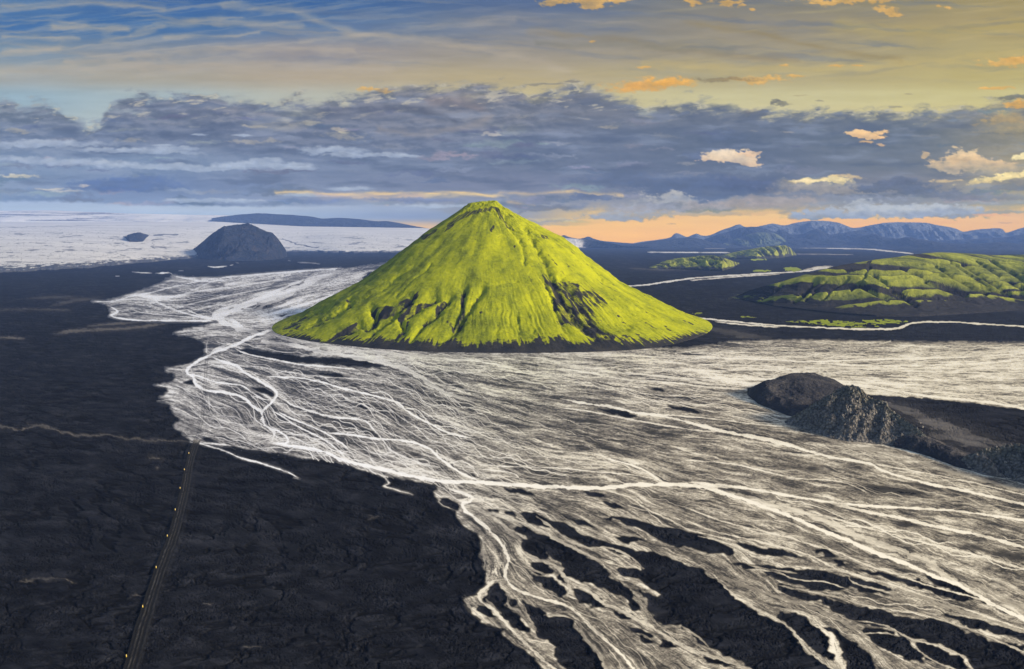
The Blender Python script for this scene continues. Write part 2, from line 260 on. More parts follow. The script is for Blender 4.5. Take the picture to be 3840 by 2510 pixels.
PALE = [('R', 4, .30, [0,-5, 130,10, 250,-10, 330,18, 400,38, 480,50, 560,50, 640,46, 720,62, 860,75, 1000,82, 1120,95]), ('R', 6, .22, [160,-20, 300,5, 420,40, 560,50]), ('R', 8, .55, [890,175, 950,185]), ('R', 3, .5, [930,242, 945,236]), ('R', 3, .35, [800,990, 860,998]),
        ('R', 3, .35, [1200,1045, 1280,1048]), ('R', 2.5, .3, [1430,1300, 1560,1298]), ('R', 3, .3, [2200,515, 2220,530]), ('R', 3, .25, [2190,535, 2260,535]), ('R', 3, .2, [100,910, 300,905, 450,912]),
        ('A', 8, .38, [380,1025, 500,1005, 700,995, 900,985, 1150,955]), ('A', 6, .25, [600,975, 800,955, 1000,945]), ('A', 5, .4, [0,1055, 80,1052, 160,1058]), ('A', 5, .2, [0,860, 200,855, 500,860]),
        ('A', 9, .15, [350,830, 500,800, 700,770]), ('A', 9, .14, [200,780, 400,770, 700,790]), ('C', 5, .2, [230,440, 400,450, 600,445]), ('E', 40, .42, [1400,600, 1600,680, 1900,800, 2250,900]), ('E', 30, .40, [1700,820, 2000,880, 2200,940]), ('E', 24, .2, [80,50, 300,100, 560,130])]

# lattice of ground points: even in angle, so every stretch of the plain gets the detail it can show
UA = np.arange(-950, 4800, 2.7); 
VA = np.concatenate([[YH + 28, YH + 28.7, YH + 29.5], YH + 30.6 + np.arange(0, 1640, 2.25), YH + 1661 + 6 * np.arange(1, 70), YH + 2081 * 1.06 ** np.arange(1, 25)])
GU, GV = np.meshgrid(UA, VA)
AXES[GU.shape] = (UA, VA)
GU = GU.astype(np.float32); GV = GV.astype(np.float32)
_sc = np.clip((GV - YH) / 900.0, .05, 1.3)           # things shrink towards the horizon
wx = fbm(GU / 46 / _sc ** .6, GV / 22 / _sc ** .8, 4, 11); wy = fbm(GU / 46 / _sc ** .6, GV / 22 / _sc ** .8, 4, 23)
WU = GU + wx * 17 * _sc ** .5; WV = GV + wy * 10 * _sc ** .8
wx2 = fbm(GU / 30, GV / 11, 3, 31); WU2 = GU + wx2 * 7 * _sc ** .5; WV2 = GV + fbm(GU / 30, GV / 14, 3, 37) * 4.5 * _sc ** .8

def extend(P):
    P = [np.array(p) for p in P]
    for end in (0, -1):
        a = P[end]; b = P[1 if end == 0 else -2]
        if a[0] > 3825 or a[1] > 2490 or a[0] < 5:
            d = (a - b) / (np.hypot(*(a - b)) + 1e-6); q = a + d * 1100
            P = [q] + P if end == 0 else P + [q]
    return np.array(P)

WN = [fbm(GU / 37, GV / 19, 3, 50 + k) for k in range(3)]

def strokes(lst, U, V, halo=True):
    core = np.zeros(U.shape, np.float32); hal = np.zeros(U.shape, np.float32); segs = []
    for k, (c, w, s, p) in enumerate(lst):
        P = extend(smooth(pts(c, p), 5)); segs.append(P)
        R = w * 3 + 4 if halo else w * 1.5 + 3
        sl = window(U, P[:, 0].min() - R, P[:, 0].max() + R, P[:, 1].min() - R, P[:, 1].max() + R, 60)
        D = polydist(U, V, P, R)[sl]
        e0, e1 = P[0], P[-1]                                  # channels thin out towards their ends
        tp = np.minimum(1, .35 + np.minimum(np.hypot(GU[sl] - e0[0], GV[sl] - e0[1]), np.hypot(GU[sl] - e1[0], GV[sl] - e1[1])) / (w * 9))
        ww = w * .5 * (1 + .75 * WN[k % 3][sl]) * tp
        core[sl] = np.maximum(core[sl], s * sstep(ww + 1.6, ww - .8, D) * (.45 + .55 * tp))
        if halo: hal[sl] = np.maximum(hal[sl], s * tp * np.exp(-(D / (w * .9 + 2)) ** 2))
    return core, hal, segs

region = np.zeros(GU.shape, bool)
RP = np.vstack([pts(c, p) for c, p in REGION]); fill(WU, WV, RP, region)
rock_m = np.zeros(GU.shape, bool); fill(WU2, WV2, pts(*ROCKLAND), rock_m)
region &= ~rock_m
isl = np.zeros(GU.shape, bool)
for c, p in ISLANDS: fill(WU, WV, pts(c, p), isl)
dark = np.zeros(GU.shape, bool)
for c, p in DARK: fill(WU, WV, pts(c, p), dark)
core, halo, segs = strokes(CH, GU + .5 * (WU2 - GU), GV + .4 * (WV2 - GV))

# flow field from the traced channels, then line-integral streaks along it
sx, sy, tx, ty = [], [], [], []
for P in segs:
    d = np.diff(P, axis=0); L = np.hypot(d[:, 0], d[:, 1]) + 1e-6; m = (P[1:] + P[:-1]) / 2
    sx += list(m[:, 0]); sy += list(m[:, 1]); tx += list(d[:, 0] / L); ty += list(d[:, 1] / L)
sx, sy, tx, ty = map(np.array, (sx, sy, tx, ty))
c2 = tx * tx - ty * ty; s2 = 2 * tx * ty
cu = np.linspace(UA[0], UA[-1], 110); cv = np.linspace(VA[0], VA[-1], 80)
CU, CV = np.meshgrid(cu, cv)
FA = np.zeros(CU.shape); FB = np.zeros(CU.shape)
for i in range(CU.shape[0]):
    d2 = ((CU[i][:, None] - sx) * .45) ** 2 + (CV[i][:, None] - sy) ** 2
    w = 1 / (d2 + 120.) ** 1.5
    FA[i] = (w * c2).sum(1) / w.sum(1); FB[i] = (w * s2).sum(1) / w.sum(1)

def bil(F_, U, V):
    x = np.clip((U - cu[0]) / (cu[1] - cu[0]), 0, len(cu) - 1.001); y = np.clip((V - cv[0]) / (cv[1] - cv[0]), 0, len(cv) - 1.001)
    xi = x.astype(int); yi = y.astype(int); fx = x - xi; fy = y - yi
    return (F_[yi, xi] * (1 - fx) + F_[yi, xi + 1] * fx) * (1 - fy) + (F_[yi + 1, xi] * (1 - fx) + F_[yi + 1, xi + 1] * fx) * fy
ang = 0.5 * np.arctan2(bil(FB, GU, GV), bil(FA, GU, GV))
ang = ang + (.34 * fbm(GU / 70, GV / 28, 3, 71) + .42 * fbm(GU / 30 / _sc ** .5, GV / 9 / _sc, 3, 73)) * _sc ** .5
ang = np.where(np.cos(ang) < 0, ang + np.pi, ang)
du = np.cos(ang).astype(np.float32); dv = np.sin(ang).astype(np.float32)
nr, nc = GU.shape
ugrid = (GU - UA[0]) / 2.7
vgrid = np.interp(GV.ravel(), VA, np.arange(nr)).reshape(GV.shape)
rs = np.random.RandomState(5)

def lic(src, step, n):
    acc = src.copy()
    for sgn in (1, -1):
        x = ugrid.astype(np.float32).copy(); y = vgrid.astype(np.float32).copy()
        for k in range(n):
            xi = np.clip(x + .5, 0, nc - 1).astype(np.int32); yi = np.clip(y + .5, 0, nr - 1).astype(np.int32)
            x += sgn * du[yi, xi] * step / 2.7; y += sgn * dv[yi, xi] * step / 2.25
            xi = np.clip(x + .5, 0, nc - 1).astype(np.int32); yi = np.clip(y + .5, 0, nr - 1).astype(np.int32)
            acc += src[yi, xi] * (1 - .6 * k / n)
    acc -= acc.mean(); return acc / acc.std()
n1 = rs.rand(nr, nc).astype(np.float32)
n2 = box_blur(rs.rand(nr, nc).astype(np.float32), 1); n2 = (n2 - n2.mean()) / n2.std()
n3 = box_blur(rs.rand(nr, nc).astype(np.float32), 4); n3 = (n3 - n3.mean()) / n3.std()
L1 = lic(n1, 2.7, 13); L2 = lic(n2, 5, 13); L3 = lic(n3, 9, 14)
blot = 1.25 * fbm(GU / 60 / _sc ** .5, GV / 18 / _sc, 4, 91)
T = .80 * L1 + .75 * L2 + .68 * L3
ridge = 1 - np.abs(fbm(WU / 34 / _sc ** .6, WV / 11 / _sc, 3, 97)) * 3.0       # anastomosing fine threads
T = T + .55 * np.clip(ridge, -1, 1) + .9 * blot

G1 = rs.randn(nr, nc).astype(np.float32); G1 = np.clip((G1 + np.roll(G1, 1, 1) + np.roll(G1, -1, 1)) / 1.7, -2, 2)
# hundreds of minor threads that follow the flow, split and rejoin
inreg = np.argwhere(box_blur((region & ~isl & ~dark).astype(np.float32), 2)[:, :] > .9)
minor = np.zeros(GU.shape, np.float32)
far_r = inreg[(GU[0, inreg[:, 1]] > 2250) & (GV[inreg[:, 0], 0] < 1520) & (GU[0, inreg[:, 1]] < 4000)]
left_r = inreg[(GU[0, inreg[:, 1]] < 1750) & (GU[0, inreg[:, 1]] > 0) & (GV[inreg[:, 0], 0] < 1800)]
for k in range(1150):
    pool_ = (far_r, left_r, inreg, far_r, left_r)[k % 5]
    i, j = pool_[rs.randint(len(pool_))]
    if GV[i, 0] > 2700 or GU[0, j] < -100 or GU[0, j] > 4100: continue
    left_ = GU[i, j] < 1700
    x, y = float(j), float(i); sc_ = float(_sc[i, j]); P = [[GU[i, j], GV[i, j]]]; ph = rs.rand() * 6; amp = rs.uniform(.15, .5) * (1.5 if left_ else .7) * sc_ ** .4; wl_ = rs.uniform(25, 70) * sc_ ** .5
    n_s = rs.randint(12, 60) * (1 if left_ else 2)
    for q in range(n_s):
        ii = min(max(int(y), 0), nr - 1); jj = min(max(int(x), 0), nc - 1)
        if not region[ii, jj] or isl[ii, jj]: break
        a_ = float(ang[ii, jj]) + amp * math.sin(ph + q * 9 / wl_ * 2.2) + rs.randn() * .12
        x += 9 * math.cos(a_) / 2.7; y += 9 * math.sin(a_) / 2.25
        P.append([np.interp(x, np.arange(nc), UA), np.interp(y, np.arange(nr), VA)])
    if len(P) < 5: continue
    P = np.array(P); w_k = rs.uniform(1.2, 3.4) * (.5 + .6 * sc_); s_k = rs.uniform(.5, 1.0)
    sl_ = window(GU, P[:, 0].min() - 8, P[:, 0].max() + 8, P[:, 1].min() - 8, P[:, 1].max() + 8, 4)
    gu, gv = GU[sl_], GV[sl_]; D = np.full(gu.shape, 1e9, np.float32)
    for a_, b_ in zip(P[:-1], P[1:]):
        d_ = b_ - a_; tt = np.clip(((gu - a_[0]) * d_[0] + (gv - a_[1]) * d_[1]) / ((d_ * d_).sum() + 1e-6), 0, 1)
        D = np.minimum(D, np.hypot(gu - a_[0] - tt * d_[0], gv - a_[1] - tt * d_[1]))
    minor[sl_] = np.maximum(minor[sl_], s_k * sstep(w_k * .5 + 1.7, w_k * .5 - .9, D))
# how milky each stretch of the plain is
bright = np.zeros(GU.shape, np.float32) + .43
def blobf(u, v, ru, rv, a):
    global bright
    bright += a * np.exp(-((GU - u) / ru) ** 2 - ((GV - v) / rv) ** 2)
blobf(1150, 1130, 330, 90, .13); blobf(1850, 1360, 500, 45, .08); blobf(3500, 1400, 700, 110, .20); blobf(2150, 1400, 330, 60, .16); blobf(1700, 1480, 450, 110, -.07); blobf(3300, 1750, 600, 130, .08)
blobf(1250, 1560, 200, 150, -.12); blobf(2600, 2250, 900, 230, -.02); blobf(760, 1560, 120, 160, .12); blobf(1050, 1350, 120, 40, -.08); blobf(900, 1500, 350, 200, -.07)
Rf = box_blur(region.astype(np.float32), 1); If = np.clip(box_blur(isl.astype(np.float32), 1) * 1.5, 0, 1); Df = box_blur(dark.astype(np.float32), 2)
rim = np.clip(box_blur((isl | ~region).astype(np.float32), 4) * 2.0, 0, 1)
lower = sstep(1750, 2000, GV)
CT = 1 + .45 * np.exp(-((GU - 1100) / 500) ** 2 - ((GV - 1120) / 110) ** 2) + .3 * np.exp(-((GV - 1380) / 110) ** 2)
wet = Rf * np.clip(bright + .112 * T * CT + .05 * G1 + .22 * rim * (.35 + .65 * lower), .10, .90)
wet = wet * (1 - .96 * If) * (1 - .7 * Df)
wet = np.maximum(wet, minor * np.clip(.9 + .06 * T, 0, 1) * (1 - .9 * If))
wet = np.maximum(wet, halo * .60 * np.clip(.78 + .22 * T, 0, 1.2) * np.where(rock_m, 0, 1) * (1 - .85 * If))
wet = np.maximum(wet, core * np.clip(.93 + .07 * T, 0, 1.05))
RUT = pts('D', [520,250, 510,285, 503,400, 492,560, 480,690, 455,790, 430,840])
Dr0 = polydist(GU, GV, RUT, 30); wet = wet * (1 - .42 * np.exp(-((Dr0 - 4) / 2.2) ** 2) * (.6 + .3 * L2 * .5) * (GV > 1350))
wet = np.where(rock_m, 0, wet)
river_mask = (wet > .10) & ~rock_m
wet = np.clip(wet, 0, 1)
st = [strokes(s, WU2, WV2, False)[0] for s in STREAMS]
pl = [strokes(s, WU2, WV2, False)[0] for s in POOLS]
moss_g = np.zeros(GU.shape, np.float32); mw = fbm(GU / 16, GV / 4, 4, 13)
for c, p in MOSSPATCH:
    mm = np.zeros(GU.shape, bool); fill(GU + mw * 16, GV + fbm(GU / 16, GV / 4, 3, 17) * 3, pts(c, p), mm); moss_g = np.maximum(moss_g, mm * (.55 if p[0] in (1060, 830, 575) else 1.0))
moss_g = moss_g * np.where(GV > 1190, sstep(-.45, .1, fbm(GU / 22, GV / 5, 4, 19)), 1)
pale_c, pale_h, _ = strokes(PALE, WU, WV)
pale = np.clip(pale_c * .8 + pale_h * .45, 0, 1) * np.clip(.75 + .4 * L2 * .3, .3, 1.2)
# faint dry channels that run across the black sand
dry = 1 - np.abs(fbm(GU / 210 / _sc ** .5 + .5 * fbm(GU / 300, GV / 200, 3, 3), GV / 62 / _sc + .0015 * GU, 5, 41, .55)) * 6
dry = sstep(.1, .9, dry) * sstep(-.5, .1, fbm(GU / 260, GV / 140, 3, 45))
for a_, b_, s_, am in ((110, 20, 143, .75), (60, 9, 149, .4)):
    dd = 1 - np.abs(fbm(GU / a_ / _sc ** .5 + 1.4 * wx, (GV - .25 * np.maximum(GU - 1200, 0)) / b_ / _sc + 1.2 * wy, 4, s_, .55)) * 7
    dry = np.maximum(dry, am * sstep(.1, .9, dd) * sstep(-.4, .1, fbm(GU / 180, GV / 90, 3, s_ + 1)))
# ---------------------------------------------------------------- the sky, cloud by cloud (coordinates: photo at 2380 px)
K = 3840 / 2380.
def axis_ext(a0, a1, step, lo, hi):
    L = []; x = a0; s = step
    while x > lo: s *= 1.06; x -= s; L.append(x)
    R = []; x = a1; s = step
    while x < hi: s *= 1.06; x += s; R.append(x)
    return np.array(L[::-1] + list(np.arange(a0, a1, step)) + R)
SUA = axis_ext(-60, 2440, 1.75, -3600, 6000)
SVA = np.concatenate([axis_ext(-30, 566, 1.45, -2600, 566), [572, 580, 600, 640]])
X, Y = np.meshgrid(SUA, SVA); X = X.astype(np.float32); Y = Y.astype(np.float32)
AXES[X.shape] = (SUA, SVA)

def grid_color(us, vs, table):
    t = np.array(table, float)
    xi = np.clip(np.interp(X.ravel(), us, np.arange(len(us))), 0, len(us) - 1.001); yi = np.clip(np.interp(Y.ravel(), vs, np.arange(len(vs))), 0, len(vs) - 1.001)
    a = xi.astype(int); b = yi.astype(int); fx = (xi - a)[:, None]; fy = (yi - b)[:, None]
    fx = fx * fx * (3 - 2 * fx); fy = fy * fy * (3 - 2 * fy)
    r = (t[b, a] * (1 - fx) + t[b, a + 1] * fx) * (1 - fy) + (t[b + 1, a] * (1 - fx) + t[b + 1, a + 1] * fx) * fy
    return r.reshape(X.shape + (3,)).astype(np.float32)

img = grid_color([0, 350, 700, 1200, 1700, 2380], [0, 60, 120, 180, 225, 300, 480, 560], [
 [(88,122,165), (66,104,160), (62,100,155), (88,108,145), (128,127,124), (162,148,108)],
 [(72,112,165), (70,110,162), (92,120,160), (120,128,145), (146,139,126), (172,156,112)],
 [(125,145,165), (130,140,155), (148,145,150), (155,148,138), (158,149,130), (176,163,118)],
 [(160,166,168), (166,162,152), (176,164,146), (182,168,135), (178,167,132), (188,174,120)],
 [(150,174,190), (165,180,186), (180,182,172), (196,184,146), (200,192,152), (202,192,140)],
 [(165,180,190), (180,190,190), (200,195,175), (205,195,160), (216,204,164), (222,202,140)],
 [(150,165,190), (150,165,190), (190,180,170), (225,190,140), (235,190,120), (238,190,115)],
 [(150,165,190), (160,170,190), (170,175,190), (240,185,110), (246,180,98), (246,178,96)]])

def mixc(m, col, a=1.0):
    global img
    m = (np.clip(m, 0, 1) * a)[..., None]
    img = img * (1 - m) + np.array(col, np.float32) * m

Wx = fbm(X / 90, Y / 40, 5, 201); Wy = fbm(X / 90, Y / 40, 5, 207)
wX = fbm(X / 26, Y / 13, 4, 211); wY = fbm(X / 26, Y / 13, 4, 217)

fN = fbm(X / 15, Y / 8, 5, 221, .62); fM = fbm(X / 48, Y / 20, 5, 225, .55)
def blob(cx, cy, rx, ry, col, a=1.0, soft=.5, warp=1.0, flat=0, rot=0, edge=None, fr=.38):
    """one cloud: an ellipse with a torn outline, optionally flat underneath"""
    sl = window(X, cx - rx * 1.7 - 20, cx + rx * 1.7 + 20, cy - ry * 2.2 - 20 - abs(rot) * rx, cy + ry * 2.2 + 20 + abs(rot) * rx, 5)
    x = X[sl] - cx + (Wx[sl] * min(rx * .45, 40) + wX[sl] * min(rx * .3, 14)) * warp
    y = Y[sl] - cy - rot * (X[sl] - cx) + (Wy[sl] * min(ry * .8, 16) + wY[sl] * min(ry * .7, 8)) * warp
    yy = np.where(y > 0, y * (1 + flat * 1.5), y)
    d = np.sqrt((x / rx) ** 2 + (yy / ry) ** 2)
    dens = (1.08 - d) + fr * fN[sl] + .12 * wX[sl]
    m = (sstep(0, .16 + soft * .55, dens) * (a * np.clip(.88 + .30 * fM[sl], .4, 1)))[..., None]
    c = np.array(col, np.float32) * (1 + .10 * np.clip(fM[sl] + .6 * fN[sl] - .5 * y / ry, -1, 1))[..., None]
    if edge is not None:                                     # lit crown, darker belly
        k = np.clip(.5 - y / ry * .6 + .7 * wY[sl], 0, 1)[..., None]; c = c * (1 - k) + np.array(edge, np.float32) * k
    img[sl] = img[sl] * (1 - m) + c * m

def band(P, w, col, a=1.0, warp=1.0, power=2):
    P = smooth(np.array(P, float).reshape(-1, 2), 6); warp = warp * .55
    D = polydist(X + Wx * 22 * warp, Y + Wy * 9 * warp, P, w * 2.6)
    ww = w * (1 + .8 * fbm(X / 55, Y / 25, 3, 299) * (2 if power != 2 else 1)) ; brk = np.clip(.75 + 1.1 * fbm(X / 70, Y / 12, 4, 293), .0, 1) if w < 5 else np.clip(.85 + .5 * fbm(X / 70, Y / 14, 4, 293), .3, 1)
    mixc(np.exp(-(D / np.maximum(ww, w * .3)) ** power) * brk, col, a)

# high thin cloud: long streaks that rise to the right
sx_ = X * .9 + Y * .5; 
c1_ = fbm((X + 30 * Wx) / 300 + Y / 300, (Y + .10 * X + 5 * Wy) / 17, 5, 231, .55)
c2_ = fbm((X + 30 * Wx) / 460, (Y - .06 * X + 8 * Wy) / 26, 5, 241, .55)
top = sstep(240, 120, Y)
mixc(sstep(-.05, .55, c1_) * top * sstep(1500, 500, X), (178,172,165), .42)
mixc(sstep(.0, .6, c2_) * top * sstep(2100, 900, X), (170,160,150), .40)
mixc(sstep(.02, .6, -c2_) * sstep(215, 100, Y) * sstep(300, 900, X), (96,112,145), .38)
mixc(sstep(.1, .7, c1_) * top * sstep(1100, 1900, X), (200,182,130), .25)
mixc(sstep(.1, .7, -c1_) * top * sstep(1100, 1900, X), (132,130,124), .5)
band([0,62, 60,55, 130,48, 200,60], 4, (170,165,160), .5)
for P, w, a in [([0,88, 80,84, 150,88, 190,92], 5, .6), ([0,122, 60,118, 140,112], 7, .6), ([120,62, 220,66, 290,68], 9, .6), ([300,80, 350,62, 400,52, 560,40], 6, .45), ([0,14, 180,10, 380,18], 6, .5), ([240,98, 330,78, 380,60], 6, .45),
                ([150,145, 300,130, 480,118, 640,112, 820,118], 9, .5), ([0,165, 250,155, 600,150, 900,160], 13, .45), ([520,16, 640,22, 700,34, 760,60, 860,84, 980,92, 1100,112, 1200,132, 1320,165], 9, .5),
                ([700,95, 860,80, 1000,62, 1200,48], 8, .35), ([400,60, 560,52, 700,60], 7, .4), ([380,88, 480,84, 600,76], 5, .5)]:
    band(P, w, (184,172,156), a, 1.2)
band([1230,70, 1400,88, 1550,110, 1700,128, 1850,140], 9, (150,136,112), .5); band([1600,55, 1780,80, 1900,110, 2100,140], 7, (150,134,100), .5)
band([1250,100, 1450,105, 1700,118], 9, (124,124,118), .5); band([1500,150, 1800,160, 2100,150, 2380,120], 12, (205,182,118), .4); band([1950,60, 2150,75, 2380,60], 14, (186,168,104), .4)
# small high clouds catching the last sun
OR = (222,174,102)
for b in [(1290,4,34,12), (1370,6,70,13), (1440,2,40,8), (1615,8,26,8), (1690,4,36,9), (1980,0,130,9), (2060,22,32,10), (2080,34,16,6), (2340,146,54,12), (2370,140,40,10), (1380,95,10,4), (1500,158,22,4), (1940,154,26,4), (1990,152,14,3), (1760,185,100,8), (1850,176,40,4),
          (2310,206,40,4), (880,212,40,7), (850,208,20,5), (1720,14,14,4), (1750,24,10,3), (1820,152,12,3), (2200,20,14,4), (2180,16,10,3)]:
    blob(*b, OR, .85, .7, 1.3)
blob(1500,196,105,16,(222,164,92),.85,.9,.8,rot=-.10); blob(1560,190,60,10,(238,176,90),.7,.8,1); blob(1690,184,90,7,(140,128,105),.8,.7,1.2)

# ---- the long dark bank
te = np.array([(-3600,232),(0,232),(60,240),(120,250),(180,276),(205,300),(232,284),(258,246),(290,230),(330,221),(400,228),(440,222),(500,223),(560,232),(610,230),(640,246),(665,248),(700,228),(740,238),(790,232),(840,222),(890,211),(950,203),(1040,199),
      (1120,196),(1190,206),(1230,222),(1290,214),(1330,198),(1390,206),(1440,232),(1500,252),(1545,240),(1600,238),(1660,244),(1760,258),(1880,262),(1960,258),(2100,264),(2180,258),(2260,246),(2330,236),(2380,232),(6000,232)], float)
edge = np.interp(X.ravel(), te[:, 0], te[:, 1]).reshape(X.shape)
n_ = fbm((X + 30 * Wx) / 70, (Y + .12 * X) / 26, 7, 261, .64)
dpt = (Y - edge) + 34 * n_ + 2
bank = sstep(-14, 26, dpt)
hole = np.zeros_like(X)
for cx, cy, rx, ry, a in [(205,283,26,16,1), (690,262,36,10,.9), (660,282,22,7,.8), (640,252,16,6,.6), (300,262,40,5,.4), (1100,225,30,8,.35), (1160,300,60,10,.25), (1840,424,30,5,.5), (1250,232,30,6,.4), (1500,250,30,6,.6), (2340,262,34,8,.45)]:
    hole = np.maximum(hole, a * np.exp(-((X + 12 * Wx - cx + 10 * wX) / rx) ** 2 - ((Y - cy + 7 * wY + 8 * Wy) / ry) ** 2))
lo = grid_color([0, 350, 700, 1200, 1700, 2100, 2380], [200, 260, 320, 380, 430, 480, 540], [
 [(118,132,150), (112,120,140), (110,116,134), (118,118,130), (112,120,134), (112,120,132), (130,130,128)],
 [(112,124,146), (106,116,142), (106,114,138), (110,116,136), (96,106,130), (100,110,130), (140,135,125)],
 [(108,124,156), (100,114,146), (102,114,144), (104,116,146), (88,102,132), (96,108,130), (140,135,122)],
 [(124,144,178), (120,140,174), (112,128,162), (98,112,145), (90,104,136), (104,114,135), (160,150,130)],
 [(122,142,176), (108,128,170), (118,132,166), (112,122,155), (98,110,144), (118,122,142), (165,155,135)],
 [(120,140,176), (124,142,180), (134,148,180), (140,146,168), (140,142,158), (134,140,158), (160,155,148)],
 [(150,165,190), (150,165,190), (150,164,188), (160,160,172), (165,160,160), (140,150,175), (170,160,150)]])
lo = lo * .87 + np.array((158, 160, 168), np.float32) * .13
bot = sstep(505, 470, Y - 12 * n_ + 8 * Wy)                            # torn lower limit on the right
right = sstep(1180, 1420, X)
m_ = bank * (1 - hole) * (1 - right * (1 - bot)) 
img = img * (1 - m_[..., None] * .97) + lo * m_[..., None] * .97
# relief of the bank: light comes from the right and from above
hN = fbm((X + 16 * Wx) / 95, (Y + .05 * X + 3 * Wy) / 34, 6, 271, .52); hN2 = fbm((X + 16 * Wx - 9) / 95, (Y + .05 * X + 3 * Wy + 6) / 34, 6, 271, .52)
rel = (hN - hN2)
im_ = (bank * (1 - right * (1 - bot)))
img += (np.clip(rel * 60, -14, 16) * im_ * (1 - .6 * right) * sstep(560, 250, Y + 60))[..., None] * np.array([1.15, 1.0, .8], np.float32)
mixc(im_ * sstep(.05, .6, fbm((X + 20 * Wx) / 180, (Y + 6 * Wy) / 24, 5, 281)), (150,162,188), .36)
mixc(im_ * sstep(.05, .6, fbm((X + 20 * Wx) / 200, (Y + 6 * Wy) / 30, 5, 285)), (84,98,130), .42)
rimm = np.exp(-((dpt - 3) / 5) ** 2)
mixc(rimm * sstep(.0, .4, fbm(X / 40, Y / 30, 3, 291)), (208,200,176), .6)
light_ = sstep(.18, .5, fbm((X + 20 * Wx) / 70, (Y + .15 * X) / 16, 6, 297, .6)) * im_ * sstep(300, 250, Y - .5 * (edge - 230)) * (1 - .8 * sstep(1400, 1700, X)); mixc(light_, (200,192,174), .72)
mixc(np.exp(-((dpt - 12) / 9) ** 2) * sstep(.0, .5, fbm(X / 60, Y / 30, 3, 295)), (86,94,114), .5)
rz = np.random.RandomState(9)
for k in range(150):                                       # torn scraps of lighter and darker cloud through the bank
    cx = rz.uniform(-200, 2500); cy = rz.uniform(255, 490); r_ = rz.uniform(14, 90) * (1.2 if cy > 380 else .8)
    up = cy < 330
    if rz.rand() < .5: colr = (150 + rz.randint(-12, 22), 156 + rz.randint(-10, 14), 172 + rz.randint(-12, 10)) if not (up and rz.rand() < .4) else (186, 176, 160)
    else: colr = (92 + rz.randint(-8, 14), 104 + rz.randint(-8, 12), 134 + rz.randint(-8, 16))
    if cx > 1450 and 270 < cy < 420: colr = tuple(.55 * a_ + .45 * b_ for a_, b_ in zip(colr, (100, 112, 140)))
    blob(cx, cy, r_, r_ * rz.uniform(.07, .16) + 1.5, colr, rz.uniform(.3, .6), .95, 1.2, .4, rz.uniform(-.04, .05))
# wisps inside the left half
for P, w, c, a in [([480,250, 600,262, 700,300], 8, (150,150,160), .4), ([760,280, 900,270, 1050,290, 1130,300], 9, (150,150,162), .45), ([880,300, 1000,310, 1100,290, 1140,268], 8, (160,152,152), .5), ([1000,232, 1080,236, 1120,250], 12, (150,136,138), .5),
                   ([1140,250, 1220,262, 1300,258], 6, (122,128,146), .5), ([600,292, 660,300, 720,280], 8, (172,168,160), .45), ([900,250, 1000,262, 1060,285], 7, (92,98,118), .5), ([700,262, 860,255, 1000,250], 8, (96,102,124), .5)]:
    band(P, w, c, a, 1.3)
blob(1140,312,24,7,(188,180,176),.7,.8,1.3); blob(790,302,22,7,(190,178,160),.6,.9,1.3); blob(800,308,14,5,(205,195,170),.6,.9,1.3); blob(720,284,30,6,(196,190,175),.6,.8,1.3)
# pale lens clouds, left
PL = (156,170,196)
for b in [(100,338,190,13,.0), (320,352,190,9,.02), (150,378,220,15,.04), (420,392,240,14,.02), (610,386,150,13,.0), (620,374,46,9,0), (690,392,60,8,0), (405,346,80,8,0), (380,338,36,4,0), (770,352,95,13,0), (860,362,120,10,0), (940,364,50,6,0), (560,315,30,4,0), (460,313,26,3,0),
          (820,440,60,6,0), (730,455,90,7,0), (500,468,160,8,0), (900,486,90,9,0), (1000,480,110,8,0)]:
    blob(b[0], b[1], b[2], b[3], PL, .82, .7, .6, .6, b[4], edge=(178,188,206), fr=.13)
blob(290,430,160,20,(94,114,160),.85,.8,.8,.2); blob(250,440,90,9,(88,108,156),.5,.9,.8); blob(60,442,90,8,(110,128,165),.6,.9,1); blob(600,440,120,12,(112,130,168),.5,.9,1); blob(120,460,140,6,(112,130,168),.6,.9,1)
blob(45,411,62,5,(214,204,184),.85,.8,1.2); blob(110,440,50,4,(198,188,176),.7,.9,1.2); blob(190,432,20,5,(205,190,180),.7,.9,1.2); blob(160,446,40,4,(205,195,185),.6,.9,1.2)
# band of glow low down behind the cone
for P, w, c, a in [([640,447, 740,449, 860,452, 980,449, 1060,446, 1120,452, 1180,462], 4.2, (240,205,150), .9), ([820,460, 900,462, 1000,456, 1110,450], 4, (236,206,158), .6), ([740,452, 850,458, 980,456], 7, (190,168,168), .6), ([1160,448, 1260,452, 1330,446], 4, (220,190,155), .6),
                   ([540,482, 640,484, 780,483, 900,478], 2.2, (232,196,160), .55), ([1180,470, 1240,476], 4, (225,190,150), .5), ([1320,447, 1390,452, 1440,455], 4, (225,195,150), .7)]:
    band(P, w, c, a, .9)
blob(950,466,130,8,(122,134,172),.85,.7,.8,.3); blob(700,468,110,7,(116,130,170),.7,.8,1); blob(1370,461,72,9,(104,116,150),.9,.6,.9,.2); blob(1370,457,30,6,(100,112,148),.8,.7,.9); blob(1240,466,60,8,(140,140,165),.6,.8,1)
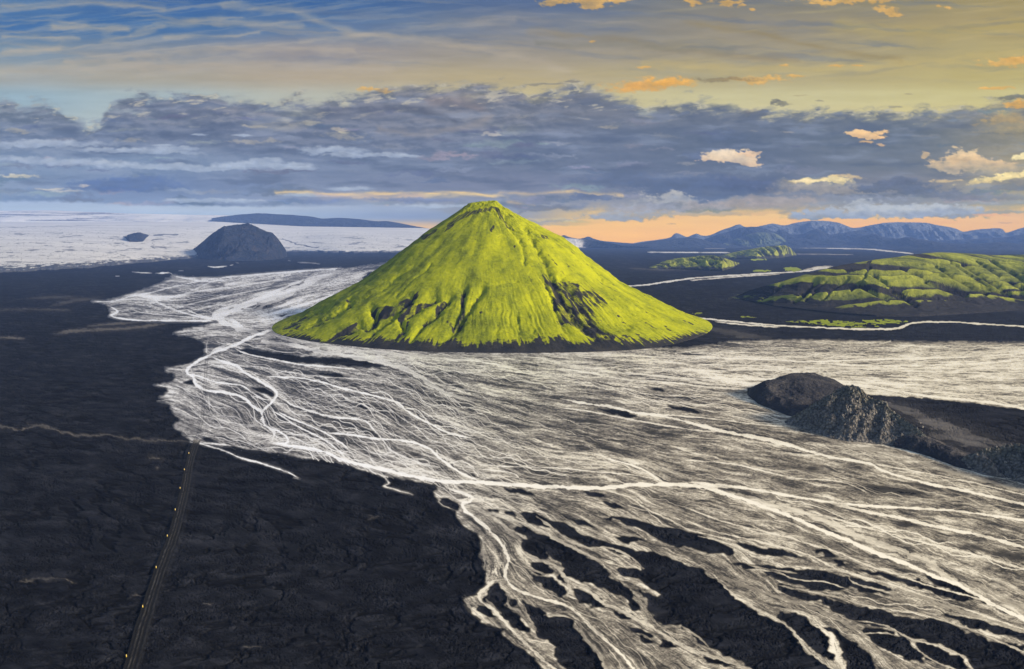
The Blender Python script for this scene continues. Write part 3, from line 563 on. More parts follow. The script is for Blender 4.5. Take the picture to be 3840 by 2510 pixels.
# right-hand detail
blob(1640,440,210,34,(90,104,140),.8,.7,.8,.1); blob(1740,430,110,20,(88,100,136),.6,.8,.8); blob(1480,420,200,24,(94,108,142),.6,.9,.9)
blob(1550,470,102,22,(150,156,174),.9,.5,1.2,.7,edge=(192,188,186)); blob(1500,486,130,12,(150,152,170),.8,.7,1); blob(1460,500,120,12,(150,156,176),.8,.7,1); blob(1680,476,130,12,(160,152,158),.8,.8,1); blob(1800,468,150,13,(170,158,156),.7,.8,1)
blob(1950,440,200,16,(166,156,150),.65,.9,1.1); blob(1905,419,80,9,(246,222,166),.95,.8,1.3); blob(1870,421,36,6,(250,226,180),.9,.7,1.2); blob(1960,412,60,5,(232,200,150),.7,.8,1.3)
blob(2090,437,135,17,(98,108,136),.95,.5,.9,.2); blob(2070,424,60,10,(104,112,138),.9,.6,1); blob(2180,450,80,12,(110,118,142),.7,.8,1); blob(2240,458,110,10,(120,126,146),.6,.8,1)
blob(2000,462,120,10,(140,146,166),.7,.8,1); blob(2000,474,50,12,(160,168,188),.7,.6,1.1,edge=(190,192,196))
blob(2100,494,195,23,(142,150,172),1,.35,.6,.7,edge=(180,184,196)); blob(1930,502,115,18,(138,150,176),1,.5,.6,.5,edge=(160,168,190)); blob(2200,500,110,13,(130,144,172),.9,.5,.7,.5)
blob(1700,366,76,19,(222,192,166),.97,.3,1.25,.4,.04,edge=(240,214,182)); blob(1672,356,34,14,(236,212,184),.95,.4,1.1,edge=(244,222,196)); blob(1745,358,44,5,(228,194,164),.9,.5,1.3); blob(1600,381,24,5,(150,150,158),.6,.8,1.3)
blob(2012,314,46,11,(238,190,140),.97,.35,1.35,.4,-.03,edge=(250,208,156)); blob(2040,308,28,5,(240,196,146),.9,.5,1.3); blob(2052,336,12,4,(232,190,150),.9,.5,1.3); blob(2015,330,20,4,(232,184,132),.8,.6,1.4); blob(1830,308,22,3,(165,160,160),.6,.8,1.3); blob(1750,305,14,2.5,(165,160,160),.5,.8,1.3)
blob(2260,385,92,30,(178,166,150),.95,.4,1.1,.5,.05,edge=(236,200,158)); blob(2240,362,55,17,(214,184,150),.95,.4,1.3,edge=(248,214,168)); blob(2320,400,60,16,(150,148,146),.8,.6,1,edge=(200,180,150)); blob(2152,358,14,7,(226,192,150),.85,.6,1.5)
blob(2330,412,80,9,(250,226,164),.95,.6,1.1,rot=-.16); blob(2280,424,60,5,(250,222,160),.8,.7,1.1,rot=-.1); blob(2372,362,28,8,(255,236,180),.95,.5,1.1,rot=-.2); blob(2200,420,40,4,(240,205,150),.7,.8,1.2)
blob(2340,438,60,10,(120,126,140),.8,.7,1); blob(2350,460,70,8,(128,134,150),.7,.8,1); blob(2300,472,110,7,(150,156,166),.7,.8,1)
blob(2340,280,60,20,(196,164,112),.6,.9,1.4); blob(2360,244,44,9,(226,170,92),.9,.6,1.3); blob(2350,300,60,12,(160,148,122),.6,.8,1.3); blob(2360,228,60,6,(110,112,112),.8,.7,1.2); blob(2300,330,90,14,(128,128,126),.6,.9,1.2)
blob(1815,240,30,6,(126,126,122),.9,.6,1.5); blob(1800,236,18,5,(118,118,118),.8,.6,1.5); blob(1905,235,10,2.5,(150,146,128),.8,.6,1.3); blob(1330,191,20,3,(128,124,120),.8,.6,1.4); blob(1270,196,50,3,(130,128,126),.7,.7,1.4); blob(1860,222,14,1.5,(165,155,120),.7,.6,1.3); blob(2110,218,12,2,(160,152,125),.7,.6,1.3); blob(2080,250,20,3,(150,146,130),.7,.6,1.3)
# clear orange window above the far peaks
tw = np.array([(-3600,700),(1080,560),(1180,528),(1240,523),(1300,526),(1360,524),(1400,520),(1450,516),(1520,513),(1600,506),(1680,503),(1760,500),(1830,498),(1850,532),(2150,532),(2215,516),(2260,508),(2320,505),(2380,502),(6000,500)], float)
tl = np.interp(X.ravel(), tw[:, 0], tw[:, 1]).reshape(X.shape)
mw_ = sstep(-2.5, 3.5, Y - tl + 5 * Wy + 3 * wY) * sstep(1040, 1250, X)
og = grid_color([1100, 1500, 2000, 2380], [495, 520, 545, 566], [[(228,190,140),(236,196,130),(240,198,130),(238,190,124)], [(238,190,122),(240,190,116),(242,190,114),(240,186,108)], [(242,190,104),(246,190,98),(246,190,98),(244,188,96)], [(240,184,98),(242,184,94),(240,186,96),(240,186,96)]])
img = img * (1 - mw_[..., None]) + og * mw_[..., None]
blob(1290,514,70,5,(150,154,170),.7,.8,1); blob(1330,516,40,3.5,(200,180,140),.7,.8,1.3); blob(1260,512,60,4,(205,182,140),.6,.8,1.4); blob(1440,505,100,8,(146,154,176),.75,.7,.8); blob(1640,497,140,6,(166,158,160),.7,.8,.8); blob(1560,521,12,2,(180,150,120),.7,.6,1.3); blob(1840,508,18,5,(165,145,130),.7,.7,1.2)
blob(2330,494,60,4,(150,154,160),.8,.7,1); blob(2290,500,50,3,(235,170,110),.7,.7,1); blob(2330,518,22,2.5,(196,160,120),.7,.6,1.2)
blob(1930,505,118,15,(138,150,176),1,.35,.5,.9,edge=(162,170,190),fr=.2); blob(2120,496,185,20,(144,152,174),1,.3,.5,.9,edge=(184,188,198),fr=.2)
# the fog lying over the ice cap, left
fe = np.array([(-3600,470),(0,467),(120,467),(200,470),(300,476),(420,477),(560,478),(700,478),(820,476),(860,472),(880,476),(980,482),(1080,500),(1180,520),(6000,600)], float)
fl = np.interp(X.ravel(), fe[:, 0], fe[:, 1]).reshape(X.shape)
fm = sstep(-2.5, 5, Y - fl + 3 * wY) * sstep(1200, 960, X)
fog = grid_color([0, 500, 1000, 1200], [465, 485, 505, 530], [[(160,175,204),(164,178,204),(150,160,186),(150,158,182)], [(168,182,206),(172,184,206),(150,162,190),(146,156,184)], [(160,176,202),(165,180,204),(136,150,184),(140,152,182)], [(190,180,180),(200,185,175),(225,185,150),(225,180,140)]])
img = img * (1 - fm[..., None] * .95) + fog * fm[..., None] * .95
img += (fbm(X / 120, Y / 14, 4, 299) * 5)[..., None]
img = np.clip(img, 4, 255)
SKY = img
# ---------------------------------------------------------------- landforms
MC = np.array([-37.0, 1172.0]); MH = 202.0
def L(flat): return pts('L', flat)

def main_mountain():
    nt, nrr = 1500, 360
    base = L([640,775, 700,790, 800,803, 900,813, 1000,818, 1100,820, 1200,821, 1300,820, 1400,818, 1500,812, 1600,790, 1652,768])
    gx, gy = ground(base[:, 0], base[:, 1])
    th = np.arctan2(gy - MC[1], gx - MC[0]); rr = np.hypot(gx - MC[0], gy - MC[1])
    th = np.where(th > 0, th - 2 * np.pi, th)
    o = np.argsort(th); th = th[o]; rr = rr[o]
    # the side away from the camera
    tb = np.array([0.25, .7, 1.57, 2.4, 2.85]); rb = np.array([375, 350, 330, 345, 362])
    TH = np.concatenate([tb - 2 * np.pi, th, tb, th + 2 * np.pi]); RR = np.concatenate([rb, rr, rb, rr])
    o = np.argsort(TH); TH = TH[o]; RR = RR[o]
    t1 = np.linspace(0, 1, nrr) ** .9
    a1 = np.linspace(-np.pi, np.pi, nt, endpoint=False)
    Tt, A = np.meshgrid(t1, a1)
    Rf_ = np.interp(a1, TH, RR); k = 9; Rf_ = np.convolve(np.concatenate([Rf_[-40:], Rf_, Rf_[:40]]), np.ones(41) / 41, 'same')[40:-40]
    RAD = Tt * Rf_[:, None]
    Pl = np.interp(Tt, [0, .10, .19, .30, .353, .474, .595, .756, .877, 1], [1, .975, .866, .746, .672, .507, .358, .20, .085, 0])
    Pr = np.interp(Tt, [0, .03, .058, .126, .2, .26, .34, .4, .455, .505, .59, .708, .82, .94, 1], [1, .995, .95, .886, .822, .762, .69, .617, .53, .453, .33, .214, .12, .035, 0])
    Pf = np.interp(Tt, [0, .06, .12, .3, .5, .7, .85, .95, 1], [1, .965, .90, .715, .49, .275, .13, .05, 0])
    c = np.cos(A); wl = np.clip(-c, 0, 1) ** 2.2; wr = np.clip(c, 0, 1) ** 2.2; wf = 1 - wl - wr
    Z = MH * (wl * Pl + wr * Pr + wf * Pf)
    kk = np.ones(7) / 7
    X_ = MC[0] + RAD * np.cos(A); Y_ = MC[1] + RAD * np.sin(A)
    U, V = project(X_, Y_, Z)
    front = (np.sin(A) < .30) | (Tt < .10)
    wu = U + fbm(X_ / 22, Y_ / 22 + Z / 14, 4, 301) * 16; wv = V + fbm(X_ / 22, Z / 14, 4, 305) * 12
    env = np.clip(np.minimum(Tt * 3, (1 - Tt) * 6), 0, 1)
    # valleys traced on the near face
    valleys = [([1500,710, 1440,800, 1400,870, 1340,960, 1310,1000, 1240,1060, 1180,1110], 13, 9), ([1375,700, 1370,800, 1340,880, 1310,960], 11, 8), ([1280,750, 1220,820, 1180,880, 1100,940, 1050,1010, 1000,1080], 13, 9),
               ([1180,770, 1080,820, 1000,870, 940,920, 960,1000, 900,1050, 860,1090], 15, 10), ([1000,790, 940,840, 880,900, 810,950, 740,1010, 660,1080], 14, 9), ([740,850, 760,920, 700,970, 640,960, 560,1010, 480,1050, 400,1100], 15, 11),
               ([590,800, 540,850, 480,890, 400,920, 330,960, 240,990, 120,1010], 14, 9), ([440,830, 330,870, 220,920, 120,970], 12, 8), ([850,680, 760,740, 640,800, 520,870], 9, 3), ([1150,535, 1080,600, 1000,670, 900,770], 5, 2.2), ([1020,550, 930,610, 850,690], 6, 2),
               ([1800,270, 1850,350, 1900,460, 1950,560, 1985,640, 2040,760, 2120,880, 2230,1000, 2330,1090], 16, 7), ([2050,640, 2130,760, 2230,900, 2330,1010, 2420,1090], 14, 6), ([1920,640, 1960,720, 2000,830, 2060,960, 2120,1080], 11, 4), ([2200,740, 2290,800, 2400,890, 2520,980], 10, 3),
               ([2100,390, 2180,450, 2260,540, 2330,640], 10, 4), ([1740,650, 1640,670, 1560,685], 6, 2), ([1650,200, 1700,290, 1780,400, 1800,520], 10, 3.5), ([1860,1000, 1900,1060, 1950,1110], 9, 3), ([1620,960, 1600,1040, 1560,1110], 7, 2.5), ([1740,900, 1760,1000, 1740,1100], 8, 2.5)]
    vb = np.full(Z.shape, 0.0)
    for p, w, dpt in valleys:
        D = polydist(wu * .5 + U * .5, wv * .5 + V * .5, smooth(pts('B', p), 4), w * 3.2)
        q = np.exp(-np.abs(D / (w * .9)) ** 1.3)
        vb = np.maximum(vb, q * dpt)
    # spurs between them bulge outward
    spur = sstep(1250, 1150, U) * 0
    Z = Z - vb * env * front * (1.05 + .5 * fbm(X_ / 15, Y_ / 15, 3, 311))
    rill = ridged(A * 46 + 1.2 * fbm(X_ / 60, Y_ / 60, 3, 315), Tt * 2.2, 3, 317)
    rill2 = ridged(A * 130, Tt * 5 + .5 * fbm(X_ / 20, Y_ / 20, 2, 318), 3, 319)
    low = sstep(.42, .92, Tt)
    lowL = low * (.35 + .65 * sstep(-.3, .5, np.cos(A)) + .5 * sstep(.9, .99, Tt))
    Z = Z + (rill - .45) * (.06 + 2.2 * lowL) * env + (rill2 - .45) * (.03 + .75 * lowL) * env
    Z = Z + fbm(X_ / 80, Y_ / 80, 3, 321) * 5 * env * Tt ** .3 + fbm(X_ / 14, Y_ / 14 + Z / 20, 5, 327) * .8 * np.clip(env + .3, 0, 1)
    terr = np.sin(Z * .62 + 3 * fbm(X_ / 50, Y_ / 50, 3, 331)); Z = Z + terr * .30 * env      # sheep-track like terracing of the turf
    crag = sstep(.20, .04, Tt) + .9 * np.exp(-((A - np.pi * .98) / .22) ** 2) * np.exp(-((Tt - .33) / .10) ** 2) + .6 * sstep(.5, .2, Tt) * np.exp(-((np.abs(A) - .9) / .5) ** 2)
    Z = Z + (ridged(X_ / 13 + Z / 25, Y_ / 13, 4, 335) - .45) * 4.2 * np.clip(crag, 0, 1)
    Z = np.maximum(Z, 0) ; Z[:, -1] = -1.5
    # where the moss is missing; lower-left gully shade is painted in too
    bare = np.zeros(Z.shape, bool)
    for p in ([720,840, 900,830, 960,780, 1000,770, 1030,820, 940,880, 880,880, 800,920, 740,950, 725,900], [410,1095, 500,1000, 640,930, 645,970, 560,1020, 480,1060],
              [95,1000, 250,895, 412,833, 400,862, 250,935, 150,988], [930,1005, 990,920, 1015,930, 960,1010, 900,1055, 880,1055], [900,890, 960,840, 1100,790, 1195,758, 1180,792, 1080,822, 980,885, 920,925],
              [1080,935, 1160,880, 1205,780, 1285,745, 1280,775, 1220,835, 1170,905, 1110,955], [1240,930, 1290,940, 1325,980, 1310,1005, 1280,970], [1355,700, 1385,700, 1385,800, 1375,890, 1335,950, 1405,895, 1400,925, 1330,1005, 1310,960, 1355,850, 1350,760],
              [550,790, 585,780, 595,822, 570,842], [1920,590, 1960,600, 2020,660, 2060,640, 2130,670, 2180,700, 2200,790, 2250,880, 2330,960, 2440,1040, 2400,1090, 2300,1060, 2200,1000, 2100,950, 2020,960, 2000,850, 1990,770, 1940,700, 1915,620],
              [2190,730, 2270,738, 2385,820, 2370,842, 2260,782, 2200,762], [1900,320, 1960,350, 1950,372, 1910,352], [1285,240, 1400,168, 1520,150, 1600,140, 1640,200, 1705,290, 1680,292, 1620,212, 1590,160, 1450,192, 1330,242, 1230,322, 1260,260],
              [1545,312, 1592,272, 1580,322], [1718,405, 1738,405, 1725,437], [1700,262, 1742,300, 1718,308], [1070,345, 1130,330, 1200,290, 1150,350, 1080,380], [320,960, 420,925, 400,950, 330,975], [1000,780, 1060,740, 1075,742, 1040,790], [200,960, 240,950, 230,985, 170,990],
              [1480,880, 1500,880, 1530,900, 1480,905]):
        P = pts('B', p); P = P.copy()
        fill(wu * .45 + U * .55, wv * .45 + V * .55, P, bare)
    fr = pts('B', [-40,1035, 60,1036, 180,1030, 300,1048, 420,1085, 470,1050, 600,1058, 700,1070, 800,1048, 870,1072, 950,1058, 1000,1075, 1150,1083, 1200,1098, 1260,1058, 1300,1058, 1380,1098, 1500,1098, 1560,1078, 1640,1078, 1760,1085, 1860,1085, 1900,1040, 1950,1090, 2030,1048, 2080,1090,
                    2200,1093, 2270,1078, 2300,1028, 2380,1058, 2500,1080, 2700,1075, 2880,1050, 3000,1020])
    vf = np.interp(U, fr[:, 0], fr[:, 1])
    st_ = fbm(A * 75, Tt * 2.5, 4, 341)
    fringe = sstep(-16, 14, V + st_ * 30 - vf + 3 + 10 * fbm(X_ / 6, Z / 6 + Y_ / 8, 3, 343))
    # soften the patch outlines with wisps of moss
    bare_and_shade_f = bare.astype(np.float32)
    for _ in range(3):
        bare_and_shade_f = (bare_and_shade_f + np.roll(bare_and_shade_f, 1, 0) + np.roll(bare_and_shade_f, -1, 0)) / 3; bare_and_shade_f[:, 1:-1] = (bare_and_shade_f[:, 1:-1] + bare_and_shade_f[:, :-2] + bare_and_shade_f[:, 2:]) / 3
    pn = fbm(A * 80, Tt * 26, 4, 345, .62)
    bare_and_shade_f = sstep(.25, .80, bare_and_shade_f + .38 * pn) * np.clip(.72 + .9 * fbm(A * 30, Tt * 12, 4, 347), .12, .98)
    b = np.maximum(np.where(front, bare_and_shade_f, 0) * 1.0, np.where(front, fringe, sstep(.86, .95, Tt + .06 * st_)))
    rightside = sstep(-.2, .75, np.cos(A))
    sp = fbm(A * 26, Tt * 9, 5, 351, .6) + .5 * fbm(X_ / 9, Y_ / 9 + Z / 9, 4, 355)
    b = np.maximum(b, sstep(.42, .74, sp) * (.30 + .55 * rightside))
    sp2 = fbm(X_ / 7, Z / 5 + Y_ / 9, 4, 356, .7) + .5 * fbm(A * 14, Tt * 8, 3, 357); b = np.maximum(b, sstep(.40, .75, sp2) * .6)
    stk = ridged(A * 90, Tt * 3 + .7 * fbm(X_ / 25, Y_ / 25, 3, 361), 3, 363)
    b = np.maximum(b, sstep(.78, .98, stk) * .55 * sstep(.3, .8, Tt) * (.35 + .65 * rightside))
    scree = np.exp(-((wu - 2180) / 110) ** 2 - ((wv - 1150) / 100) ** 2) * front
    b = np.maximum(b, scree * sstep(-.25, .25, fbm(A * 60, Tt * 8, 4, 367)) * .9)
    b = np.maximum(b, sstep(5.2, 8.5, vb * (.8 + .4 * fbm(X_ / 7, Y_ / 7, 3, 371))) * .75 * front)  # deep valley floors darkened, gully shade put into the moss mask
    hue = .44 + .62 * fbm(A * 8, Tt * 6, 5, 381) + .13 * fbm(A * 55, Tt * 3.5, 4, 383) - .5 * sstep(.35, .9, ridged(A * 60, Tt * 4 + wu / 900, 3, 385)) * .35 + .25 * rightside - .25 * np.exp(-((A + np.pi * .93) / .25) ** 2)  # right flank lighter, left edge darker: sunlit and shaded sides in the colour
    return X_, Y_, Z, 1 - np.clip(b, 0, 1), np.clip(hue, 0, 1)

def hill(crest, base, depth, back=None, nc=300, nr=90, seed=1, gull=.25, gfreq=1.0, rough=.12, pf=1.0, pb=1.0, crag=0.0, base_z=0.0, fine=0.0, fineL=3.0, csm=5, shoulder=0.0, skew=0.0, carve=None):
    """a landform from its skyline (crest) and its foot line, standing on the plain: real depth in front and behind"""
    C_ = smooth(L(crest), csm) if csm > 1 else L(crest); B_ = L(base)
    u = np.linspace(C_[0, 0], C_[-1, 0], nc)
    vc = np.interp(u, C_[:, 0], C_[:, 1]); vbz = np.interp(u, B_[:, 0], B_[:, 1])
    xf, yf = ground(u, np.maximum(vbz, YH + 17))
    if base_z: yf = yf * (H - base_z) / H
    s = np.linspace(0, 1, nc)
    dep = np.interp(s, np.linspace(0, 1, len(depth)), depth) if np.ndim(depth) else np.full(nc, float(depth))
    yc = yf + dep
    xc, zc = at_depth(u, vc, yc); a = xc / yc
    zc = np.maximum(zc - base_z, .3)
    bk = dep * 1.4 if back is None else np.full(nc, float(back))
    t = np.concatenate([-np.linspace(1, 0, nr // 3, endpoint=False) ** 1.2, np.linspace(0, 1, nr)])
    T_, Yc = np.meshgrid(t, yc); A_ = np.repeat(a[:, None], len(t), 1); ZC = np.repeat(zc[:, None], len(t), 1); DP = np.repeat(dep[:, None], len(t), 1); BK = np.repeat(bk[:, None], len(t), 1)
    Y_ = Yc - np.where(T_ > 0, T_ * DP, T_ * BK); X_ = A_ * Y_ * (1 + 0 * T_)
    at = np.abs(T_)
    P = np.where(T_ > 0, (1 - at) ** pf, (1 - at) ** pb)
    P = P * (1 - shoulder) + shoulder * np.sqrt(np.clip(1 - at ** 2, 0, 1))
    sc = float(np.median(zc)) + 1e-3; Lc = max(sc * 2.2, 2.0) / gfreq
    env = np.clip(at * 3.0, 0, 1) * np.clip((1 - at) * 3.5, 0, 1)
    wq = fbm(X_ / Lc / 2.2, Y_ / Lc / 2.2, 4, seed + 3)
    gl = ridged((X_ + skew * T_ * DP) / Lc + wq * .45, Y_ / (Lc * 9) + wq * .3, 4, seed + 5, .5)
    Z = ZC * P + ZC * gull * (gl - .55) * env + ZC * rough * fbm(X_ / Lc * 1.7, Y_ / Lc * 1.7, 5, seed + 9) * np.clip(env + .15, 0, 1)
    if crag: Z += ZC * crag * (ridged(X_ / Lc * 2.7, Y_ / Lc * 2.7, 5, seed + 13, .62) - .5) * np.clip((1 - at) * 4, 0, 1)
    if fine: Z += fine * fbm(X_ / fineL, Y_ / fineL, 3, seed + 17) * np.clip((1 - at) * 5, 0, 1)
    if carve:
        U, V = project(X_, Y_, np.maximum(Z, 0) + base_z); wq2 = fbm(X_ / 30, Y_ / 30, 3, seed + 21) * 8
        cv_ = np.zeros(Z.shape)
        for c_, p_, w_, d_ in carve:
            D = polydist(U + wq2, V + wq2 * .5, smooth(pts(c_, p_), 4), w_ * 3); cv_ = np.maximum(cv_, d_ * np.exp(-(D / w_) ** 1.4))
        Z = Z - cv_ * np.clip((1 - at) * 5, 0, 1) * (T_ > -.02); gl = gl - cv_ / 60.
    Z = np.maximum(Z, -.4) + base_z
    Z[:, 0] = base_z - 2; Z[:, -1] = base_z - 2; Z[0, :] = base_z - 2; Z[-1, :] = base_z - 2
    return X_, Y_, Z, T_, gl, ZC

def glacier():
    vt = L([-620,512, 0,515, 500,515, 700,526, 980,530, 1290,551, 1380,558, 1450,571, 1520,573])
    vf = L([-620,652, -200,642, 0,632, 60,630, 100,628, 200,622, 300,612, 400,604, 470,597, 540,592, 600,587, 660,584, 750,588, 860,588, 980,585, 1280,580, 1400,575, 1520,574])
    u = np.arange(-1000, 2440, 2.7)
    v0 = np.interp(u, vf[:, 0], vf[:, 1]); v1 = np.interp(u, vt[:, 0], vt[:, 1])
    yf = ground(u, v0)[1]; yf = np.convolve(np.pad(yf, 45, 'edge'), np.ones(91) / 91, 'valid'); fn_ = .035 * fbm(u / 60, u * 0, 5, 401); yb = 9600.0
    t = np.concatenate([[0], np.linspace(0.0006, 1, 300) ** 1.5])
    T_, YF = np.meshgrid(t, yf)
    Y_ = YF + T_ * (yb - YF) + YF * fn_[:, None] * (1 - sstep(0, .06, T_)); xa, zt = at_depth(u, v1, np.full(u.shape, yb)); A_ = (xa / yb)[:, None] + 0 * T_
    X_ = A_ * Y_; ZT = zt[:, None] + 0 * T_
    Z = 6 * sstep(0, .02, T_) + (ZT - 9) * (T_ * .95 + .05 * T_ ** 2)
    Z += (ridged(X_ / 160, Y_ / 90, 4, 405) - .5) * 4 * sstep(0, .02, T_) * (1 - .8 * T_) + fbm(X_ / 900, Y_ / 900, 3, 409) * 6 * T_ * (1 - T_)
    Z[:, 0] = -2
    U, V = project(X_, Y_, Z)
    wu = U + fbm(U / 40, V / 8, 4, 411) * 16; wv = V + fbm(U / 40, V / 9, 4, 413) * 3.2
    d = np.zeros(Z.shape)
    for p, w, a in [([10,80, 200,78, 400,82, 700,88, 1000,95, 1280,95], 3, .45), ([510,183, 600,183, 700,178, 815,180], 3.2, .9), ([165,215, 105,215, 130,250, 180,290, 290,320], 2.2, .6), ([0,380, 120,368, 250,340, 400,338], 3, .6), ([500,320, 530,330, 515,260, 540,235, 620,225], 3.4, .8),
                    ([620,220, 760,208, 860,212, 915,235, 850,262, 720,262, 680,240], 1.8, .5), ([520,330, 600,325, 660,290, 740,275], 2.4, .6), ([1960,225, 2060,260, 2130,290, 2260,315, 2380,322], 3.5, .8), ([1980,340, 2100,350, 2380,370], 4, .4), ([870,380, 1000,410, 1100,420], 3, .35), ([300,430, 420,450], 3, .3), ([160,410, 200,414], 3, .7), ([-1180,100, -900,95, -500,85, 0,78], 3.4, .5),
                    ([-1180,520, -1000,490, -600,480, -200,440, 100,400], 3, .45), ([-1100,440, -700,455, -300,420], 2.5, .35)]:
        D = polydist(wu, wv, smooth(pts('N', p), 4), w * 3); d = np.maximum(d, a * np.exp(-(D / w / .8) ** 2))
    spk = fbm(U / 9, V / 2.6, 3, 421, .7); d = np.maximum(d, sstep(.15, .5, spk) * .6 * sstep(.80, .70, T_))
    spk2 = fbm(U / 90, V / 9, 5, 425, .65); d = np.maximum(d, sstep(-.1, .5, spk2) * .6 * sstep(.9, .4, T_))
    edge_ = sstep(.06, 0, T_ + .05 * fbm(U / 30, V / 5, 6, 431, .7)); d = np.maximum(d, edge_ * .95)
    d = np.maximum(d, .50 * sstep(1750, 2050, U)); d = np.maximum(d, .8 * sstep(.10, 0, T_) * sstep(1020, 1150, U) * sstep(-.2, .4, fbm(X_ / 200, Y_ / 60, 4, 435)))
    return X_, Y_, Z, 1 - np.clip(d, 0, 1)
# ---------------------------------------------------------------- Blender
import bpy, bmesh
from mathutils import Vector
C = bpy.context.scene.collection

def mesh_obj(name, co, quads, mat, attrs=None, smooth_=True, color=None, parent=None):
    me = bpy.data.meshes.new(name)
    co = np.ascontiguousarray(co, np.float32); q = np.ascontiguousarray(quads, np.int32)
    me.vertices.add(len(co)); me.vertices.foreach_set('co', co.ravel())
    k = q.shape[1]
    me.loops.add(q.size); me.loops.foreach_set('vertex_index', q.ravel())
    me.polygons.add(len(q)); me.polygons.foreach_set('loop_start', np.arange(0, q.size, k, dtype=np.int32)); 
    me.polygons.foreach_set('use_smooth', np.full(len(q), smooth_, bool))
    me.update(calc_edges=True)
    for n, a in (attrs or {}).items():
        at = me.attributes.new(n, 'FLOAT', 'POINT'); at.data.foreach_set('value', np.ascontiguousarray(a, np.float32).ravel())
    if color is not None:
        at = me.attributes.new('sky_color', 'FLOAT_COLOR', 'POINT'); c4 = np.ones((len(co), 4), np.float32); c4[:, :3] = color; at.data.foreach_set('color', c4.ravel())
    me.materials.append(mat)
    o = bpy.data.objects.new(name, me); C.objects.link(o)
    if parent: o.parent = parent
    return o

def gridq(nr_, nc_, flip=False, wrap=False):
    i = np.arange(nr_ - 1)[:, None]; j = np.arange(nc_ - 1 if not wrap else nc_)[None]
    j2 = (j + 1) % nc_
    a = i * nc_ + j; b = i * nc_ + j2; c = (i + 1) * nc_ + j2; d = (i + 1) * nc_ + j
    q = np.stack([a, b, c, d] if not flip else [a, d, c, b], -1).reshape(-1, 4)
    return q

def surf(name, X_, Y_, Z, mat, attrs=None, flip=True, wrapcols=False):
    """heightfield with columns along axis 0"""
    n0, n1 = X_.shape
    co = np.stack([X_, Y_, Z], -1).reshape(-1, 3)
    if wrapcols:
        i = np.arange(n0)[:, None]; i2 = (i + 1) % n0; j = np.arange(n1 - 1)[None]
        q = np.stack([i * n1 + j, i * n1 + j + 1, i2 * n1 + j + 1, i2 * n1 + j], -1).reshape(-1, 4)
    else: q = gridq(n0, n1, flip)
    # faces look up
    p = co[q[len(q) // 2]]; nrm = np.cross(p[1] - p[0], p[2] - p[0])
    if nrm[2] < 0: q = q[:, ::-1]
    return mesh_obj(name, co, q, mat, attrs)

def compact(mask_faces, q, co, attrs):
    q = q[mask_faces]; used, inv = np.unique(q.ravel(), return_inverse=True)
    return co[used], inv.reshape(q.shape), {k: v[used] for k, v in attrs.items()}

def mark(o, label=None, cat=None, group=None, kind=None):
    if label: o['label'] = label
    if cat: o['category'] = cat
    if group: o['group'] = group
    if kind: o['kind'] = kind
    return o

# ---- materials
class NT:
    def __init__(s, name):
        s.m = bpy.data.materials.new(name); s.m.use_nodes = True; s.t = s.m.node_tree; s.n = s.t.nodes; s.n.clear()
        s.out = s.n.new('ShaderNodeOutputMaterial')
    def new(s, typ, **kw):
        n = s.n.new('ShaderNode' + typ)
        for k, v in kw.items(): setattr(n, k, v)
        return n
    def link(s, a, b): s.t.links.new(a, b)
    def setv(s, sock, v):
        if isinstance(v, bpy.types.NodeSocket): s.link(v, sock)
        else: sock.default_value = v
    def attr(s, name): return s.new('Attribute', attribute_name=name).outputs['Fac']
    def pos(s, scale=(1, 1, 1)):
        g = s.new('NewGeometry') if hasattr(bpy.types, 'ShaderNodeNewGeometry') else s.new('Geometry')
        mp = s.new('Mapping'); mp.inputs['Scale'].default_value = scale; s.link(g.outputs['Position'], mp.inputs['Vector']); return mp.outputs[0]
    def noise(s, vec, scale, detail=6, rough=.6, dist=0):
        n = s.new('TexNoise'); s.link(vec, n.inputs['Vector']); n.inputs['Scale'].default_value = scale; n.inputs['Detail'].default_value = detail; n.inputs['Roughness'].default_value = rough; n.inputs['Distortion'].default_value = dist
        return n.outputs['Fac']
    def ramp(s, f, stops, interp='LINEAR'):
        r = s.new('ValToRGB'); r.color_ramp.interpolation = interp; e = r.color_ramp.elements
        while len(e) < len(stops): e.new(.5)
        for el, (p, c) in zip(e, stops): el.position = p; el.color = tuple(c) + (1,) if len(c) == 3 else c
        s.link(f, r.inputs[0]); return r.outputs[0]
    def rng(s, f, a, b, c=0., d=1.):
        r = s.new('MapRange'); r.inputs[1].default_value = a; r.inputs[2].default_value = b; r.inputs[3].default_value = c; r.inputs[4].default_value = d; s.setv(r.inputs[0], f); return r.outputs[0]
    def math(s, op, a, b=0.):
        m = s.new('Math', operation=op); s.setv(m.inputs[0], a); s.setv(m.inputs[1], b); return m.outputs[0]
    def mix(s, f, a, b, blend='MIX'):
        m = s.new('Mix', data_type='RGBA', blend_type=blend); s.setv(m.inputs[0], f)
        for i, v in ((6, a), (7, b)):
            if isinstance(v, bpy.types.NodeSocket): s.link(v, m.inputs[i])
            else: m.inputs[i].default_value = tuple(v) + (1,)
        return m.outputs[2]
    def bump(s, h, strength, dist=1.0, normal=None):
        b = s.new('Bump'); b.inputs['Strength'].default_value = strength; b.inputs['Distance'].default_value = dist; s.link(h, b.inputs['Height'])
        if normal: s.link(normal, b.inputs['Normal'])
        return b.outputs[0]
    def principled(s, col, rough=.9, spec=.3, normal=None):
        p = s.new('BsdfPrincipled'); s.setv(p.inputs['Base Color'], col if isinstance(col, bpy.types.NodeSocket) else tuple(col) + (1,)); s.setv(p.inputs['Roughness'], rough); s.setv(p.inputs['Specular IOR Level'], spec)
        if normal: s.link(normal, p.inputs['Normal'])
        s.link(p.outputs[0], s.out.inputs[0]); return s.m

